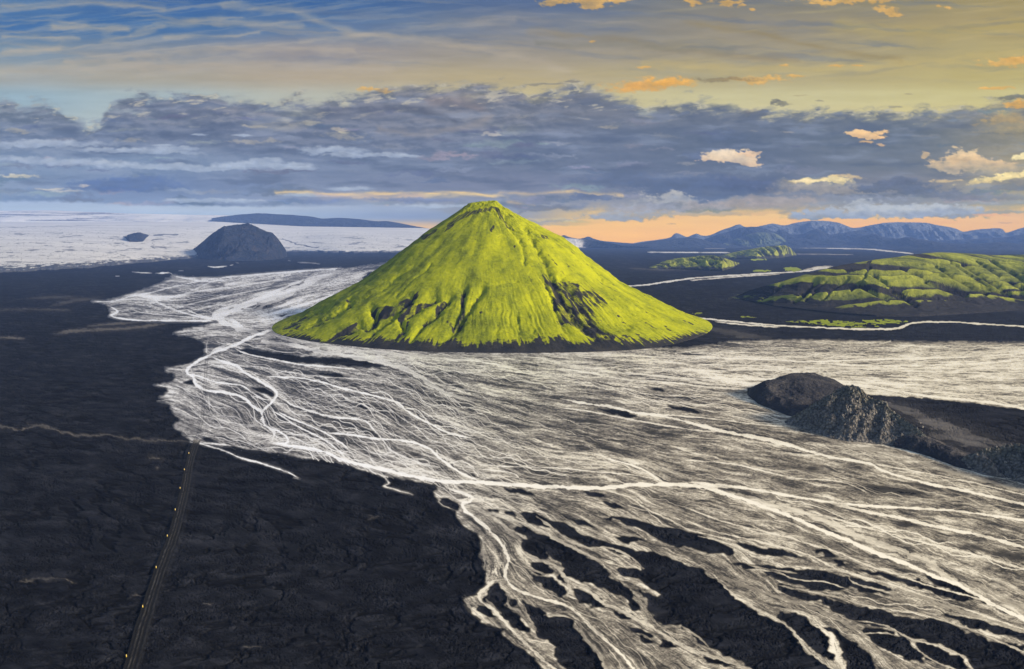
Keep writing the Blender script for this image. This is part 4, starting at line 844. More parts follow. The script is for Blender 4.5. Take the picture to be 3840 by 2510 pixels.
def mat_sand():
    t = NT('black_sand'); p = t.pos()
    a = t.noise(p, .012, 8, .62); b = t.noise(p, .35, 6, .7); c = t.noise(t.pos((.25, 1, 1)), .05, 8, .65, .6)
    f = t.math('ADD', t.math('MULTIPLY', a, .45), t.math('ADD', t.math('MULTIPLY', b, .25), t.math('MULTIPLY', c, .3)))
    col = t.ramp(f, [(.30, (.0056, .0064, .0088)), (.5, (.0100, .0110, .0142)), (.64, (.0155, .0166, .0200)), (.78, (.025, .0258, .0275))])
    gr = t.ramp(t.attr('grain'), [(.1, (.35, .35, .38)), (.5, (1, 1, 1)), (.9, (2.4, 2.3, 2.2))]); col = t.mix(1.0, col, gr, 'MULTIPLY')
    col = t.mix(t.math('MULTIPLY', t.attr('dry'), .8), col, (.0030, .0032, .0038))
    col = t.mix(t.attr('pale'), col, (.24, .215, .185))
    spk = t.ramp(t.noise(p, 1.4, 3, .8), [(.66, (0, 0, 0)), (.76, (1, 1, 1))])
    col = t.mix(t.math('MULTIPLY', spk, .18), col, (.075, .07, .065))
    n = t.bump(t.noise(p, .22, 8, .72), .28, 1.4)
    return t.principled(col, .95, .05, n)

def mat_river():
    t = NT('braided_water'); p = t.pos(); w = t.attr('wet')
    g = t.noise(p, .55, 5, .75); w2 = t.math('ADD', w, t.math('MULTIPLY', t.math('SUBTRACT', g, .5), .22))
    col = t.ramp(w2, [(.06, (.012, .012, .013)), (.24, (.050, .047, .045)), (.42, (.165, .153, .140)), (.60, (.38, .36, .33)), (.78, (.72, .70, .66)), (.92, (.93, .93, .92))])
    col = t.mix(t.attr('sky_warmth'), col, (1.0, .92, .74), 'MULTIPLY')  # warm sky reflection multiplied into the water colour
    r = t.rng(w2, .25, .85, .62, .26); s = t.rng(w2, .2, .8, .30, .62)
    n = t.bump(t.noise(p, .30, 5, .6), .12, .35)
    return t.principled(col, r, s, n)

def mat_moss(name, hi=(.335, .345, .004), lo=(.15, .175, .006), dark_=(.010, .0115, .014), scale=1.0, bump=.7, soil2=(.034, .031, .026)):
    t = NT(name); p = t.pos(); m = t.attr('moss'); h = t.attr('hue')
    n1_ = t.noise(p, .055 / scale, 8, .68, .3); n2_ = t.noise(p, .22 / scale, 7, .78)
    hh = t.math('ADD', t.math('MULTIPLY', h, .55), t.math('ADD', t.math('MULTIPLY', n1_, .45), t.math('MULTIPLY', t.math('SUBTRACT', n2_, .5), .75)))
    green = t.ramp(hh, [(.18, tuple(x * .6 for x in lo)), (.32, lo), (.52, tuple((a + b) / 2 for a, b in zip(lo, hi))), (.80, hi)])
    soil = t.ramp(n1_, [(.35, dark_), (.7, soil2)])
    mm = t.math('ADD', m, t.math('MULTIPLY', t.math('SUBTRACT', n2_, .5), .9))
    col = t.mix(t.rng(mm, .22, .68), soil, green)
    hgt = t.math('ADD', t.math('MULTIPLY', n1_, 2.2 * scale), n2_)
    return t.principled(col, .95, .12, t.bump(hgt, bump, 1.5 * scale))

def mat_rock(name, c0, c1, c2, scale=1.0, bump=.8, moss=None, vor=False):
    t = NT(name); p = t.pos(); a = t.noise(p, .10 / scale, 9, .68, .4); b = t.noise(p, .9 / scale, 5, .7)
    f = t.math('ADD', t.math('MULTIPLY', a, .6), t.math('MULTIPLY', b, .4))
    col = t.ramp(f, [(.34, c0), (.5, c1), (.66, c2)])
    if moss:
        col = t.mix(t.rng(t.math('MULTIPLY', t.noise(p, .12 / scale, 6, .7), t.attr('moss')), .32, .5), col, moss)
    h = t.math('ADD', t.math('MULTIPLY', a, 2.0 * scale), b)
    if vor:
        v = t.new('TexVoronoi'); t.link(p, v.inputs['Vector']); v.inputs['Scale'].default_value = .55; v.feature = 'F1'
        h = t.math('SUBTRACT', h, t.math('MULTIPLY', v.outputs['Distance'], 1.3))
        col = t.mix(t.rng(v.outputs['Distance'], .15, .75, .0, .75), t.mix(.45, col, (.26, .23, .19)), tuple(x * .5 for x in c0))
    return t.principled(col, .92, .2, t.bump(h, bump, 1.4 * scale))

def mat_ice(name):
    t = NT(name); p = t.pos((1, .45, 1)); i = t.attr('ice'); n = t.noise(p, .02, 8, .75); n2_ = t.noise(t.pos((.3, 1, 1)), .004, 6, .65)
    f = t.math('ADD', i, t.math('MULTIPLY', t.math('SUBTRACT', n, .5), .9))
    dirt = t.mix(n2_, (.035, .04, .05), (.06, .06, .065)); ice = t.ramp(n2_, [(.3, (.42, .41, .39)), (.65, (.57, .55, .50))])
    return t.principled(t.mix(t.rng(f, .28, .66), dirt, ice), .7, .3, t.bump(n, .5, 6))

def mat_road():
    t = NT('gravel_track'); a = t.attr('across'); p = t.pos()
    w = t.math('ADD', a, t.math('MULTIPLY', t.math('SUBTRACT', t.noise(p, .12, 4, .6), .5), .10))
    r = t.ramp(w, [(0, (.014, .014, .016)), (.14, (.022, .022, .022)), (.22, (.005, .0045, .0045)), (.36, (.007, .0065, .006)), (.42, (.040, .037, .034)), (.47, (.007, .0065, .006)), (.58, (.005, .0045, .004)), (.66, (.055, .051, .046)), (.73, (.008, .0075, .007)), (.86, (.003, .003, .003))])
    r = t.mix(t.rng(t.noise(t.pos((1, .2, 1)), .8, 5, .7), .40, .60), r, (.006, .0056, .0055))
    wt = t.attr('wash'); r = t.mix(wt, r, t.ramp(t.noise(t.pos((1, .15, 1)), .5, 5, .7), [(.35, (.05, .045, .04)), (.65, (.34, .31, .27))]))
    return t.principled(r, .9, .2, t.bump(t.noise(p, .9, 5, .7), .5, .4))

M_sand = mat_sand(); M_river = mat_river()
M_moss = mat_moss('moss_slope')
M_moss2 = mat_moss('moss_hills', (.27, .285, .035), (.085, .10, .026), (.016, .016, .018), 2.0, .9, (.030, .028, .028))
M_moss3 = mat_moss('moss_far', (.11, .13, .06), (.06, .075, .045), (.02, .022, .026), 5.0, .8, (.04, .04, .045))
M_blue = mat_rock('haze_tinted_rock', (.014, .020, .034), (.026, .034, .05), (.05, .058, .07), 14, .9)  # bluish rock: distance haze put into the colour
M_far = mat_rock('haze_tinted_peak_rock', (.10, .12, .16), (.16, .185, .23), (.26, .28, .32), 14, .9)  # paler than the nearer ranges, more haze mixed into the rock colour
M_nun = mat_rock('nunatak_rock', (.008, .018, .044), (.024, .036, .066), (.080, .070, .072), 8, 1.0)  # blue cast of the haze painted into this rock
M_ice = mat_ice('glacier_ice')

# ---- ground
road_c = smooth(np.vstack([pts('R', [1178,72, 1165,100, 1140,170, 1120,260, 1095,400, 1065,520, 1030,650, 980,780, 930,920, 890,1050, 850,1180, 810,1320, 775,1444, 735,1600, 640,1900, 500,2300])]), 8)
gxg, gyg = ground(GU, GV)
rf = np.clip(box_blur(((wet > .06)).astype(np.float32), 2) * 3, 0, 1)
Dr = polydist(GU, GV, road_c, 40)
flatr = sstep(22, 34, Dr)
Zg = (-.70 * dry + .22 * fbm(gxg / 34, gyg / 34, 4, 501) - .3) * (1 - rf) * flatr * sstep(3000, 900, gyg)
Zg += (fbm(gxg / 400, gyg / 300, 5, 505) * 3.5 - 3.8) * (1 - np.clip(box_blur(((wet > .06) | (np.max(st, axis=0) > .1) | (moss_g > 0)).astype(np.float32), 6) * 2.5, 0, 1)) * sstep(1500, 3500, gyg)
Zg = np.minimum(Zg, -.03) * 1.0
sl = (slice(None), slice(None))
gco = np.stack([gxg[sl], gyg[sl], Zg[sl]], -1).reshape(-1, 3)
gq = gridq(*gxg[sl].shape)
g = mesh_obj('ground', gco, gq, M_sand, {'dry': dry[sl] * (1 - rf[sl]), 'pale': pale[sl], 'grain': np.clip(.5 + .06 * L1[sl] + .03 * L2[sl] + .05 * G1[sl] + .40 * fbm(GU / 90 / _sc ** .5, GV / 25 / _sc, 4, 47)[sl], 0, 1)})
mark(g, 'black volcanic sand plain under the braided river', 'ground', kind='structure')

SKY_WARMTH = np.clip(.15 + .9 * sstep(1100, 3000, GU + .9 * (GV - 1500)) + .15 * T * .3, 0, 1).astype(np.float32)  # cream cast of the warm sky reflection, painted towards right and foreground
full_q = gridq(*gxg.shape)
def sheet(name, field, thr, z, mat, attr):
    m = (field > thr)
    f = (m.ravel()[full_q].sum(1) >= 2)
    co = np.stack([gxg, gyg, np.full(gxg.shape, z)], -1).reshape(-1, 3)
    c_, q_, a_ = compact(f, full_q, co, {attr: field.ravel().astype(np.float32), 'sky_warmth': SKY_WARMTH.ravel()})
    return mesh_obj(name, c_, q_, mat, a_)
w_ = np.where(rock_m, 0, wet)
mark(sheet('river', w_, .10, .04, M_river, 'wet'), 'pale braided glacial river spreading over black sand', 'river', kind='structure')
for i, s in enumerate(st):
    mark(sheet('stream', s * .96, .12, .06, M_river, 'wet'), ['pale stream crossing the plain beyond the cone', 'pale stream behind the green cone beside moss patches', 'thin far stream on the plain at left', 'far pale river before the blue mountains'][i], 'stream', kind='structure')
for i, s in enumerate(pl):
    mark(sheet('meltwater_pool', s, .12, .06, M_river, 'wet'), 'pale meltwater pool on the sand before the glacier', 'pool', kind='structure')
gm = mat_moss('ground_moss', (.30, .34, .012), (.12, .15, .012), (.02, .02, .022), 2.0, .5)
o = sheet('moss', moss_g, .3, .12, gm, 'moss'); o.data.attributes.new('hue', 'FLOAT', 'POINT').data.foreach_set('value', np.full(len(o.data.vertices), .6, np.float32))
mark(o, 'flat bright green moss patches on the dark plain', 'moss', kind='stuff')

# ---- the track
def strip(name, P, wid, z, mat):
    gx_, gy_ = ground(P[:, 0], P[:, 1]); d = np.gradient(np.stack([gx_, gy_], 1), axis=0); d /= np.hypot(d[:, 0], d[:, 1])[:, None]
    # resample evenly
    s = np.concatenate([[0], np.cumsum(np.hypot(np.diff(gx_), np.diff(gy_)))]); n = int(s[-1] / 1.5)
    ss = np.linspace(0, s[-1], n); cx_ = np.interp(ss, s, gx_); cy_ = np.interp(ss, s, gy_)
    k = np.ones(15) / 15
    cxs = np.convolve(np.pad(cx_, 7, 'edge'), k, 'valid'); cys = np.convolve(np.pad(cy_, 7, 'edge'), k, 'valid')
    tx_ = np.gradient(cxs); ty_ = np.gradient(cys); l = np.hypot(tx_, ty_); nx, ny = ty_ / l, -tx_ / l
    a = np.linspace(0, 1, 23); ww = wid * (1 + .10 * fbm(ss / 30, ss * 0, 3, 601))
    off = (a[None] - .5) * ww[:, None]
    if name == 'road': off = off + .25 * fbm(ss / 9, ss * 0, 3, 605)[:, None]
    X_ = cxs[:, None] + nx[:, None] * off; Y_ = cys[:, None] + ny[:, None] * off
    rut = -.10 * (np.exp(-((a - .30) / .07) ** 2) + np.exp(-((a - .58) / .07) ** 2) + np.exp(-((a - .85) / .06) ** 2)) + .10 * (np.exp(-((a - .12) / .05) ** 2) + np.exp(-((a - .97) / .04) ** 2) + .5 * np.exp(-((a - .44) / .05) ** 2))
    Z_ = z + rut[None] + .04 * fbm(X_ / 3, Y_ / 3, 3, 611)
    return X_, Y_, Z_, np.repeat(a[None], n, 0), ss
Xr, Yr, Zr, ar, ss = strip('road', road_c[:], 4.9, .16, None)
uu, vv = project(Xr, Yr, Zr)
iu = np.clip(((uu - UA[0]) / 2.7).astype(int), 0, len(UA) - 1); iv = np.clip(np.searchsorted(VA, vv), 0, len(VA) - 1)
wash = np.clip(.3 + wet[iv, iu] * 1.5, 0, .9) * sstep(1672, 1650, vv + 14 * fbm(Xr / 3, Yr / 12, 3, 622))
mark(surf('road', Xr, Yr, Zr, mat_road(), {'across': ar, 'wash': wash}), 'dark rutted gravel track running straight over the black sand', 'track', kind='structure')

# ---- marker posts
def solid(name, boxes, mat, parent=None, bev=.012):
    bm = bmesh.new()
    for (cx_, cy_, z0, z1, wx_, wy_, tp) in boxes:
        vs = [bm.verts.new((cx_ + sx2 * wx_ / 2 * (tp if z else 1), cy_ + sy2 * wy_ / 2 * (tp if z else 1), z1 if z else z0)) for z in (0, 1) for sx2, sy2 in ((-1, -1), (1, -1), (1, 1), (-1, 1))]
        for f in ((0, 1, 2, 3), (7, 6, 5, 4), (0, 4, 5, 1), (1, 5, 6, 2), (2, 6, 7, 3), (3, 7, 4, 0)): bm.faces.new([vs[i] for i in f])
    bmesh.ops.recalc_face_normals(bm, faces=bm.faces)
    bmesh.ops.bevel(bm, geom=bm.edges[:], offset=bev, segments=2, affect='EDGES')
    me = bpy.data.meshes.new(name); bm.to_mesh(me); bm.free(); me.materials.append(mat)
    o = bpy.data.objects.new(name, me); C.objects.link(o)
    if parent: o.parent = parent
    return o
def plain(name, col, r=.5):
    t = NT(name); n = t.noise(t.pos(), 6, 4, .6); return t.principled(t.mix(t.rng(n, .3, .75), col, tuple(c * .7 for c in col)), r, .4)
yel = plain('yellow_paint', (.80, .56, .06)); dk = plain('dark_collar', (.012, .012, .013))
def make_post():
    r = bpy.data.objects.new('marker_post', None); C.objects.link(r)
    solid('post', [(0, 0, -.3, 1.12, .26, .18, .92)], yel, r); solid('cap', [(0, 0, 1.12, 1.24, .28, .20, .8)], dk, r); solid('base_collar', [(0, 0, -.05, .16, .52, .40, .8)], dk, r); solid('reflector', [(0, -.098, .78, .98, .18, .03, 1)], plain('reflector_white', (.8, .78, .7), .2), r, .004)
    return r
posts = [(753,1374), (850,1078), (930,844), (996,656), (1043,500), (1072,371), (1097,261), (1124,163)]
ords = ['nearest the camera, at the bottom of the photo', 'second from the near end of the track', 'third from the near end of the track', 'fourth from the near end of the track', 'fifth from the near end of the track', 'sixth from the near end of the track', 'seventh, last but one before the river', 'farthest, closest to the river edge']
proto = make_post(); 
for i, pp in enumerate(posts):
    s_ = pts('R', pp)[0]; x, y = ground(s_[0], s_[1])
    if i == 0: r = proto
    else:
        r = proto.copy(); C.objects.link(r)
        for ch in proto.children: c2_ = ch.copy(); C.objects.link(c2_); c2_.parent = r
    r.location = (float(x), float(y), 0); r.rotation_euler = (0, 0, .2 + .1 * i)
    mark(r, 'yellow marker post left of the track, ' + ords[i], 'marker post', 'yellow marker posts along the track')

# ---- mountain
Xm, Ym, Zm, mo, hu = main_mountain()
m = surf('mountain', Xm, Ym, Zm, M_moss, {'moss': mo, 'hue': hu}, wrapcols=True)
mark(m, 'tall cone mountain covered in bright green moss', 'mountain', kind='structure')

def hill_obj(name, label, mat, mossf=None, **kw):
    X_, Y_, Z, T_, gl, ZC = hill(**kw)
    at = {}
    if mossf is not None:
        at = {'moss': mossf(X_, Y_, Z, T_, gl, ZC), 'hue': np.clip(.5 + 1.1 * (gl - .5) + .4 * fbm(X_ / 120, Y_ / 120, 3, 77), 0, 1)}
    return mark(surf(name, X_, Y_, Z, mat, at), label, name.replace('_', ' '), kind='structure')

def mossA(X_, Y_, Z, T_, gl, ZC):
    u, v = project(X_, Y_, Z); n = fbm(X_ / 45, Y_ / 45, 5, 81) ; s_ = fbm(X_ / 18 + .4 * n, Y_ / 90, 4, 83)
    lim = np.interp(u, L([1715,680, 1800,690, 1880,692, 1960,700, 2050,712, 2130,694, 2200,672, 2300,676, 2380,684])[:, 0], L([1715,684, 1800,690, 1880,694, 1960,704, 2050,710, 2130,692, 2200,676, 2300,682, 2380,690])[:, 1])
    m_ = sstep(22, -22, v - lim - 8 + 30 * s_ + 14 * n + 40 * (.5 - gl))
    holes = np.zeros(Z.shape, bool)
    for p in ([1060,540, 1180,520, 1240,520, 1200,570, 1150,600, 1090,570], [1480,530, 1560,530, 1660,560, 1760,620, 1700,610, 1600,580, 1560,575], [1840,510, 1950,525, 2050,570, 1950,560], [1640,545, 1700,550, 1740,600, 1680,590], [2240,550, 2380,560, 2380,575, 2260,570],
              [1380,440, 1500,425, 1560,400, 1540,440, 1420,470], [880,570, 960,560, 1030,580, 950,600], [820,588, 930,556, 980,566, 890,590]):
        fill(u + 14 * n, v + 8 * n, pts('C', p), holes)
    g_ = sstep(.40, .18, gl) * .9
    return np.clip(m_ - holes * .85 - g_ - .35 * sstep(.1, .6, s_) * sstep(620 * K, 590 * K, v), 0, 1) * (T_ > -.8)
HC = [('C', p_, w_, d_) for p_, w_, d_ in (([1240,520, 1180,580, 1130,620], 7, 16), ([1480,530, 1560,570, 1640,612], 6, 15), ([1660,560, 1740,610, 1790,645], 6, 14), ([1840,508, 1950,550, 2060,585], 6, 18), ([2140,540, 2260,572], 5, 12), ([2040,420, 2200,520, 2300,585], 4, 12),
      ([1560,480, 1700,560, 1900,612], 4, 10), ([1900,430, 2050,520, 2180,585], 4, 12), ([1420,500, 1340,560, 1280,612], 5, 12), ([2200,400, 2300,460, 2380,510], 4, 12), ([1700,440, 1850,500, 1960,560], 3, 8), ([1060,540, 1000,580, 960,610], 5, 10), ([1300,520, 1240,570, 1200,620], 4, 9), ([1980,410, 2120,500, 2240,570], 3, 9), ([2120,400, 2260,490, 2380,560], 4, 11), ([1540,440, 1500,500, 1440,560], 4, 8))]
hill_obj('hill', 'long moss-green hill with dark gullies at right', M_moss2, mossA,
    crest=[1690,694, 1714,687, 1740,676, 1770,667, 1812,656, 1876,637, 1940,620, 1983,612, 2026,605, 2090,597, 2133,591, 2175,587, 2220,588, 2261,590, 2303,593, 2380,594, 2500,592, 2700,600, 2850,640],
    base=[1690,696, 1714,694, 1800,712, 1919,726, 2047,736, 2150,736, 2250,730, 2380,722, 2700,720, 2850,700], depth=[20, 200, 420, 620, 700, 700, 650, 200], nc=1000, nr=320, seed=21, gull=.30, gfreq=1.8, rough=.045, carve=HC, pf=1.25, pb=1.2, shoulder=.25, skew=-.9)
hill_obj('hill', 'darker green hill behind the long hill at the right edge', M_moss2, lambda X_, Y_, Z, T_, gl, ZC: np.clip(1.1 - sstep(.5, .2, gl), 0, 1),
    crest=[2270,600, 2310,594, 2350,592, 2420,593, 2520,596, 2700,612], base=[2270,602, 2310,620, 2380,628, 2700,640], depth=[50, 300, 400, 300], nc=200, nr=90, seed=33, gull=.5, gfreq=1.5, pf=1.2)
def mossB(X_, Y_, Z, T_, gl, ZC):
    n = fbm(X_ / 90, Y_ / 90, 5, 91); return np.clip(1.15 - .8 * sstep(.5, .25, gl) - .9 * sstep(.84, .97, np.abs(T_) + .12 * n), 0, 1)
hill_obj('hill', 'low moss-green mound with a flat outline in mid plain', M_moss2, mossB, crest=[1508,622, 1530,614, 1555,605, 1600,598, 1650,594, 1672,597, 1700,606, 1718,612], base=[1508,624, 1560,624, 1620,626, 1680,629, 1705,622, 1718,614], depth=[60, 350, 420, 300, 100], nc=260, nr=110, seed=41, gull=.45, gfreq=1.6, pf=.9, shoulder=.4)
hill_obj('hill', 'steep green ridge behind the low mound in mid plain', M_moss2, mossB, crest=[1665,598, 1700,588, 1740,580, 1775,574, 1810,571, 1830,572, 1842,582, 1852,592], base=[1665,600, 1700,600, 1760,602, 1810,600, 1852,594], depth=[100, 420, 420, 100], nc=260, nr=90, seed=47, gull=.4, gfreq=1.8, pf=.8, shoulder=.4)

# ---- glacier and its surroundings
Xg, Yg, Zgl, ice = glacier()
mark(surf('glacier', Xg, Yg, Zgl, M_ice, {'ice': ice}), 'wide dirty white glacier tongue at left', 'glacier', kind='structure')
def icef(X_, Y_, Z, T_, gl, ZC):
    u, v = project(X_, Y_, Z); return np.clip(.85 - .6 * sstep(-.1, .4, fbm(u / 300, v / 5, 5, 95)) * sstep(1000, 200, u), 0, 1)
X_, Y_, Z_, T_, gl, ZC = hill(crest=[-620,486, -200,490, 0,490, 100,489, 160,491, 240,494, 320,497, 420,499, 520,501, 620,506, 700,514, 800,524, 900,531], base=[-620,575, 900,575], depth=900, back=900, nc=500, nr=80, seed=51, gull=.06, rough=.04, pf=.7, shoulder=.4)
mark(surf('glacier', X_, Y_ , Z_, M_ice, {'ice': icef(X_, Y_, Z_, T_, gl, ZC)}), 'smooth ice cap rising behind the glacier tongue into fog', 'ice cap', kind='structure')
hill_obj('mountain', 'rounded dark blue mountain standing in the glacier edge', M_nun, None, csm=1, crest=[430,590, 455,575, 478,556, 490,546, 503,536, 520,526, 545,523, 560,521, 575,519, 590,524, 604,530, 620,538, 634,542, 648,557, 664,580, 668,592],
    base=[430,592, 470,601, 520,607, 600,606, 650,602, 668,596], depth=[150, 620, 800, 620, 120], nc=420, nr=200, seed=61, gull=.50, gfreq=2.0, rough=.16, pf=1.15, crag=.035, shoulder=.0)
hill_obj('mountain', 'small dark rock island within the glacier', M_nun, None, crest=[272,558, 284,551, 300,546, 320,542, 340,544, 352,548, 362,553], base=[272,578, 300,585, 330,584, 362,576], depth=[60, 260, 260, 60], base_z=34, nc=140, nr=60, seed=67, gull=.4, crag=.15, pf=.8, shoulder=.4)
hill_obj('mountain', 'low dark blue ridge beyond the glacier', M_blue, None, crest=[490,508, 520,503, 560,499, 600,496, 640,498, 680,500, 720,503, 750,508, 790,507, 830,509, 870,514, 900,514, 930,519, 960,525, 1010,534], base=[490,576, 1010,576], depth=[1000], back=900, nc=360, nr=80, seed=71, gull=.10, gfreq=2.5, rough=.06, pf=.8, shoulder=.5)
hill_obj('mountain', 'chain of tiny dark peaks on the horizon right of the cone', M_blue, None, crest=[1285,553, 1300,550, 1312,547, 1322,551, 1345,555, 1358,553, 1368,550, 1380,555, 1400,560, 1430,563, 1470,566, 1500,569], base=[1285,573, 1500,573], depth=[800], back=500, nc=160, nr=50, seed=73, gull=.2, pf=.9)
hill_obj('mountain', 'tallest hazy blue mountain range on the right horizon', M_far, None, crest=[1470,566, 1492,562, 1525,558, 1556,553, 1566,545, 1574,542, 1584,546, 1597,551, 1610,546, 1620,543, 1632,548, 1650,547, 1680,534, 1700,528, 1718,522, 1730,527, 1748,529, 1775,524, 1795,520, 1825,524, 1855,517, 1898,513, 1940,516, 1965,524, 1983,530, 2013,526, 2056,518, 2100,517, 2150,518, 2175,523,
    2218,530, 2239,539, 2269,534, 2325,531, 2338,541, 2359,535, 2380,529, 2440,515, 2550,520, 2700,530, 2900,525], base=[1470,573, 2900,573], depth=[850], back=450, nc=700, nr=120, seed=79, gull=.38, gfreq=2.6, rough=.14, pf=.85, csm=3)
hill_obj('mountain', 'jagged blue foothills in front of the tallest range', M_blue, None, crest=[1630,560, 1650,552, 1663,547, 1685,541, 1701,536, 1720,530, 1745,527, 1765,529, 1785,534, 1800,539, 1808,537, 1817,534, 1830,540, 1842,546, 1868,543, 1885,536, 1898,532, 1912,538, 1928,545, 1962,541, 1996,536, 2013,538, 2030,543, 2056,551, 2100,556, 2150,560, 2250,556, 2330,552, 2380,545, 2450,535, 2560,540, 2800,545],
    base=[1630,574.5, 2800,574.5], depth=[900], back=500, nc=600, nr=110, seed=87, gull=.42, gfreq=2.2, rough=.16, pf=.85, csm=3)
hill_obj('mountain', 'faintly green peaked hill before the blue foothills', M_moss3, mossB, crest=[1680,566, 1700,559, 1727,550, 1745,543, 1757,541, 1778,540, 1795,541, 1808,546, 1817,551, 1828,560], base=[1680,575.5, 1828,575.5], depth=[700], nc=180, nr=80, seed=93, gull=.45, gfreq=1.8, pf=.8)
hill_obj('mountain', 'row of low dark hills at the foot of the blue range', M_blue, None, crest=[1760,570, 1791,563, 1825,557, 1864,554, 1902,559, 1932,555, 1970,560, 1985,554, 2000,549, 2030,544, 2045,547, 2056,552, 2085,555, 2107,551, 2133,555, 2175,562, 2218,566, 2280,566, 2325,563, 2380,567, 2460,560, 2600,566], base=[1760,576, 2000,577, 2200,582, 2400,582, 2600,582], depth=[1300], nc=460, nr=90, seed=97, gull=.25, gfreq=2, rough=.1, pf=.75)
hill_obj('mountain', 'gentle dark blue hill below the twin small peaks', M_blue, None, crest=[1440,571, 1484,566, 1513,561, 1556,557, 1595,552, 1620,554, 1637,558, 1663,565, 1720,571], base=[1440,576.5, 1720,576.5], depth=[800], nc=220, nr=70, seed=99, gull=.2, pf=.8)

# ---- dark rock at the river bend
M_out = mat_rock('outcrop_rock', (.05, .047, .045), (.14, .131, .12), (.28, .262, .24), 1.0, .8, moss=(.12, .12, .08), vor=True)
M_mound = mat_rock('mound_sand', (.014, .015, .020), (.030, .029, .032), (.11, .096, .082), 2.0, .6)
hill_obj('hill', 'smooth black sand mound left of the rocky peak', M_mound, None, crest=[1736,915, 1745,905, 1762,894, 1783,884, 1810,884, 1838,881, 1865,881, 1886,883, 1905,887, 1922,892, 1940,897, 1956,903, 1975,915, 1990,930],
    base=[1736,918, 1750,928, 1764,939, 1785,947, 1806,955, 1838,967, 1870,975, 1930,975, 1990,965], depth=[12, 40, 70, 75, 60, 30], nc=300, nr=120, seed=121, gull=.10, rough=.10, pf=.75, shoulder=.3, fine=.35, fineL=2.5)
def rockmoss(X_, Y_, Z, T_, gl, ZC): return np.clip(1.2 - np.abs(T_) * 1.6, 0, 1)
hill_obj('hill', 'jagged rocky peak at the bend of the river', M_out, rockmoss, crest=[1824,980, 1850,962, 1880,944, 1910,928, 1935,912, 1958,900, 1972,897, 1982,897, 1996,902, 2008,912, 2020,923, 2038,932, 2050,932, 2061,935, 2066,945, 2073,956, 2096,970, 2112,980, 2129,992, 2150,1010, 2166,1030],
    base=[1824,984, 1850,992, 1887,1003, 1935,1018, 1983,1027, 2035,1031, 2080,1036, 2120,1042, 2166,1046], depth=[3, 14, 30, 40, 40, 30, 22, 10, 3], nc=560, nr=220, seed=131, gull=.34, gfreq=2.2, rough=.20, pf=.9, crag=.13, csm=1, fine=.6, fineL=1.6, skew=.6)
hill_obj('hill', 'low sandy spur with scattered stones beside the rocky peak', M_mound, None, crest=[2080,1020, 2110,1012, 2150,1016, 2190,1032, 2230,1052, 2270,1074, 2330,1084], base=[2080,1040, 2110,1046, 2166,1062, 2226,1086, 2290,1102, 2330,1108], depth=[8, 14, 14, 10], nc=260, nr=80, seed=137, gull=.2, rough=.2, pf=.6, shoulder=.4, fine=.3, fineL=2)
hill_obj('hill', 'second dark rocky rise cut by the right edge of the photo', M_out, rockmoss, crest=[2226,1072, 2245,1060, 2262,1054, 2285,1046, 2300,1041, 2318,1042, 2339,1034, 2355,1031, 2368,1030, 2390,1036, 2420,1020, 2470,1030, 2540,1080], base=[2226,1084, 2290,1104, 2340,1112, 2380,1122, 2470,1150, 2540,1160], depth=[4, 16, 22, 26, 20, 6], nc=400, nr=150, seed=143, gull=.36, gfreq=2, rough=.22, pf=.8, crag=.18, csm=2, fine=.8, fineL=1.6)

# ---- boulders
def boulder_mesh(seed):
    rb = random.Random(seed); bm = bmesh.new(); bmesh.ops.create_icosphere(bm, subdivisions=2, radius=1)
    axes = [(Vector((rb.uniform(-1, 1), rb.uniform(-1, 1), rb.uniform(-1, 1))).normalized(), rb.uniform(.5, .8)) for _ in range(9)]
    for v in bm.verts:
        for n_v, d_v in axes:
            q_ = v.co.dot(n_v) - d_v
            if q_ > 0: v.co -= n_v * q_
        v.co.x *= 1.2; v.co.z *= .8
    me = bpy.data.meshes.new('boulder'); bm.to_mesh(me); bm.free(); return me
M_bo = mat_rock('boulder_stone', (.10, .09, .078), (.19, .17, .14), (.30, .27, .22), .3, .5)
bmeshes = [boulder_mesh(k) for k in range(5)]
for b_ in bmeshes: b_.materials.append(M_bo)
rb = random.Random(3)
def drop(px_, py_): # height of the landforms there
    best = 0.0
    return best
from mathutils.bvhtree import BVHTree
hills = [o for o in C.objects if o.name.startswith('hill') and abs(o.data.vertices[0].co.y) < 900]
trees_ = []
for o in hills:
    me = o.data; nv = len(me.vertices); co = np.empty(nv * 3, np.float32); me.vertices.foreach_get('co', co); co = co.reshape(-1, 3)
    trees_.append(BVHTree.FromPolygons([tuple(c) for c in co], [tuple(p.vertices) for p in me.polygons]))
def hgt(x, y):
    z = 0.0
    for tr in trees_:
        h_ = tr.ray_cast(Vector((x, y, 200)), Vector((0, 0, -1)))
        if h_[0] is not None: z = max(z, h_[0].z)
    return z
zones = [('K', 1250, 860, 2050, 880, 26, 'pale angular boulder on the scree foot of the rocky peak', 'boulders on the scree foot of the rocky peak', (.5, 1.3)),
         ('K', 1850, 900, 2300, 760, 14, 'pale stone on the low sandy spur beside the rocky peak', 'stones on the sandy spur', (.5, 1.1)),
         ('H', 2050, 60, 2340, 140, 12, 'pale stone at the foot of the second dark rocky rise', 'stones below the second rocky rise', (.5, 1.1))]
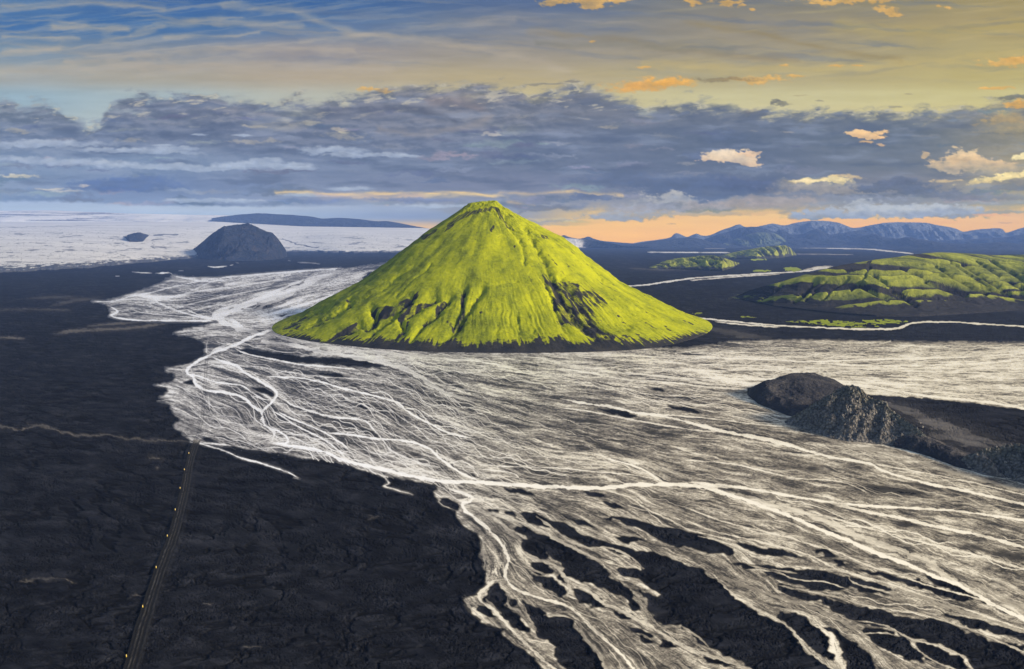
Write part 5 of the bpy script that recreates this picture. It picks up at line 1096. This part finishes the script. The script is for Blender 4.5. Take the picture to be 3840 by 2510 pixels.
for c, x0, y0, x1, y1, n, lab, grp, szr in zones:
    for k in range(n):
        f_ = rb.random(); q_ = pts(c, [x0 + (x1 - x0) * f_, y0 + (y1 - y0) * f_ + rb.uniform(-90, 10) * (.6 if c == 'H' else 1)])[0]
        x, y = ground(q_[0], q_[1]); x = float(x); y = float(y)
        o = bpy.data.objects.new('boulder', bmeshes[k % 5]); C.objects.link(o); sz = rb.uniform(*szr)
        o.location = (x, y, hgt(x, y) + sz * .3); o.scale = (sz,) * 3; o.rotation_euler = (rb.uniform(-.3, .3), rb.uniform(-.3, .3), rb.uniform(0, 6.28))
        mark(o, lab, 'boulder', grp)

# ---- sky dome
su, sv = X * K, Y * K
dx, dy, dz = ray(su, sv); nn = np.sqrt(dx * dx + dy * dy + dz * dz); R_ = 60000.0
co = np.stack([dx / nn * R_, dy / nn * R_, H + dz / nn * R_], -1).reshape(-1, 3)
t = NT('sky_light'); e = t.new('Emission'); a = t.new('Attribute', attribute_name='sky_color'); t.link(a.outputs['Color'], e.inputs['Color']); e.inputs['Strength'].default_value = SKY_GAIN; t.link(e.outputs[0], t.out.inputs[0])
t.m.cycles.emission_sampling = 'NONE'
SKYL = lin(SKY).astype(np.float32)
sel = np.clip(dz / np.hypot(dx, dy), -.005, 3)                                  # the air box in front of the dome takes its share
pth = np.minimum(13000., (605 - H) / np.maximum(sel, 1e-3)); Trn = np.exp(-HAZE * pth)[..., None].astype(np.float32)
SKYL = np.maximum((SKYL - np.array(AIRLIGHT, np.float32) * (1 - Trn)) / Trn, SKYL * .03)
sky = mesh_obj('sky', co, gridq(*X.shape), t.m, color=SKYL.reshape(-1, 3))
mark(sky, 'cloudy dusk sky, blue at left and golden at right', 'sky', kind='structure')

# ---- air
bm = bmesh.new(); bmesh.ops.create_cube(bm, size=1)
for v in bm.verts: v.co = ((v.co.x) * 31000, (v.co.y + .5) * 13600 - 600, (v.co.z + .5) * 612 - 7)
me = bpy.data.meshes.new('haze'); bm.to_mesh(me); bm.free(); hz = bpy.data.objects.new('haze', me); C.objects.link(hz)
t = NT('air'); pv = t.new('VolumePrincipled'); pv.inputs['Density'].default_value = HAZE; pv.inputs['Color'].default_value = HAZE_COL + (1,); pv.inputs['Anisotropy'].default_value = .0
t.link(pv.outputs[0], t.out.inputs['Volume']); me.materials.append(t.m)
mark(hz, 'thin blue evening haze over the whole plain', 'haze', kind='stuff')

# ---- light
w = bpy.data.worlds.new('World'); bpy.context.scene.world = w; w.use_nodes = True
n = w.node_tree.nodes; sk = n.new('ShaderNodeTexSky'); sk.sky_type = 'NISHITA'; sk.sun_disc = False; sk.sun_elevation = math.radians(SUN_EL); sk.sun_rotation = math.radians(SUN_AZ)
bg = n['Background']; bg.inputs[1].default_value = WORLD; w.node_tree.links.new(sk.outputs[0], bg.inputs[0])
sd = bpy.data.lights.new('sun', 'SUN'); sd.energy = SUN_E; sd.angle = math.radians(SUN_ANG); sd.color = (1.0, .86, .66)
so = bpy.data.objects.new('sun', sd); C.objects.link(so)
az, el = math.radians(SUN_AZ), math.radians(SUN_EL)
dirv = Vector((math.sin(az) * math.cos(el), math.cos(az) * math.cos(el), math.sin(el)))
so.rotation_euler = dirv.to_track_quat('Z', 'Y').to_euler()

cam = bpy.data.cameras.new('camera'); cam.lens = 24; cam.sensor_width = 36; cam.clip_start = 1; cam.clip_end = 200000
co_ = bpy.data.objects.new('camera', cam); C.objects.link(co_); co_.location = (0, 0, H); co_.rotation_euler = (math.pi / 2 - PITCH, 0, 0)
sc = bpy.context.scene; sc.camera = co_
sc.view_settings.view_transform = 'Standard'; sc.view_settings.look = 'None'; sc.view_settings.exposure = EXPO; sc.view_settings.gamma = 1
sc.cycles.volume_bounces = 1; sc.cycles.max_bounces = 4; sc.cycles.use_denoising = True
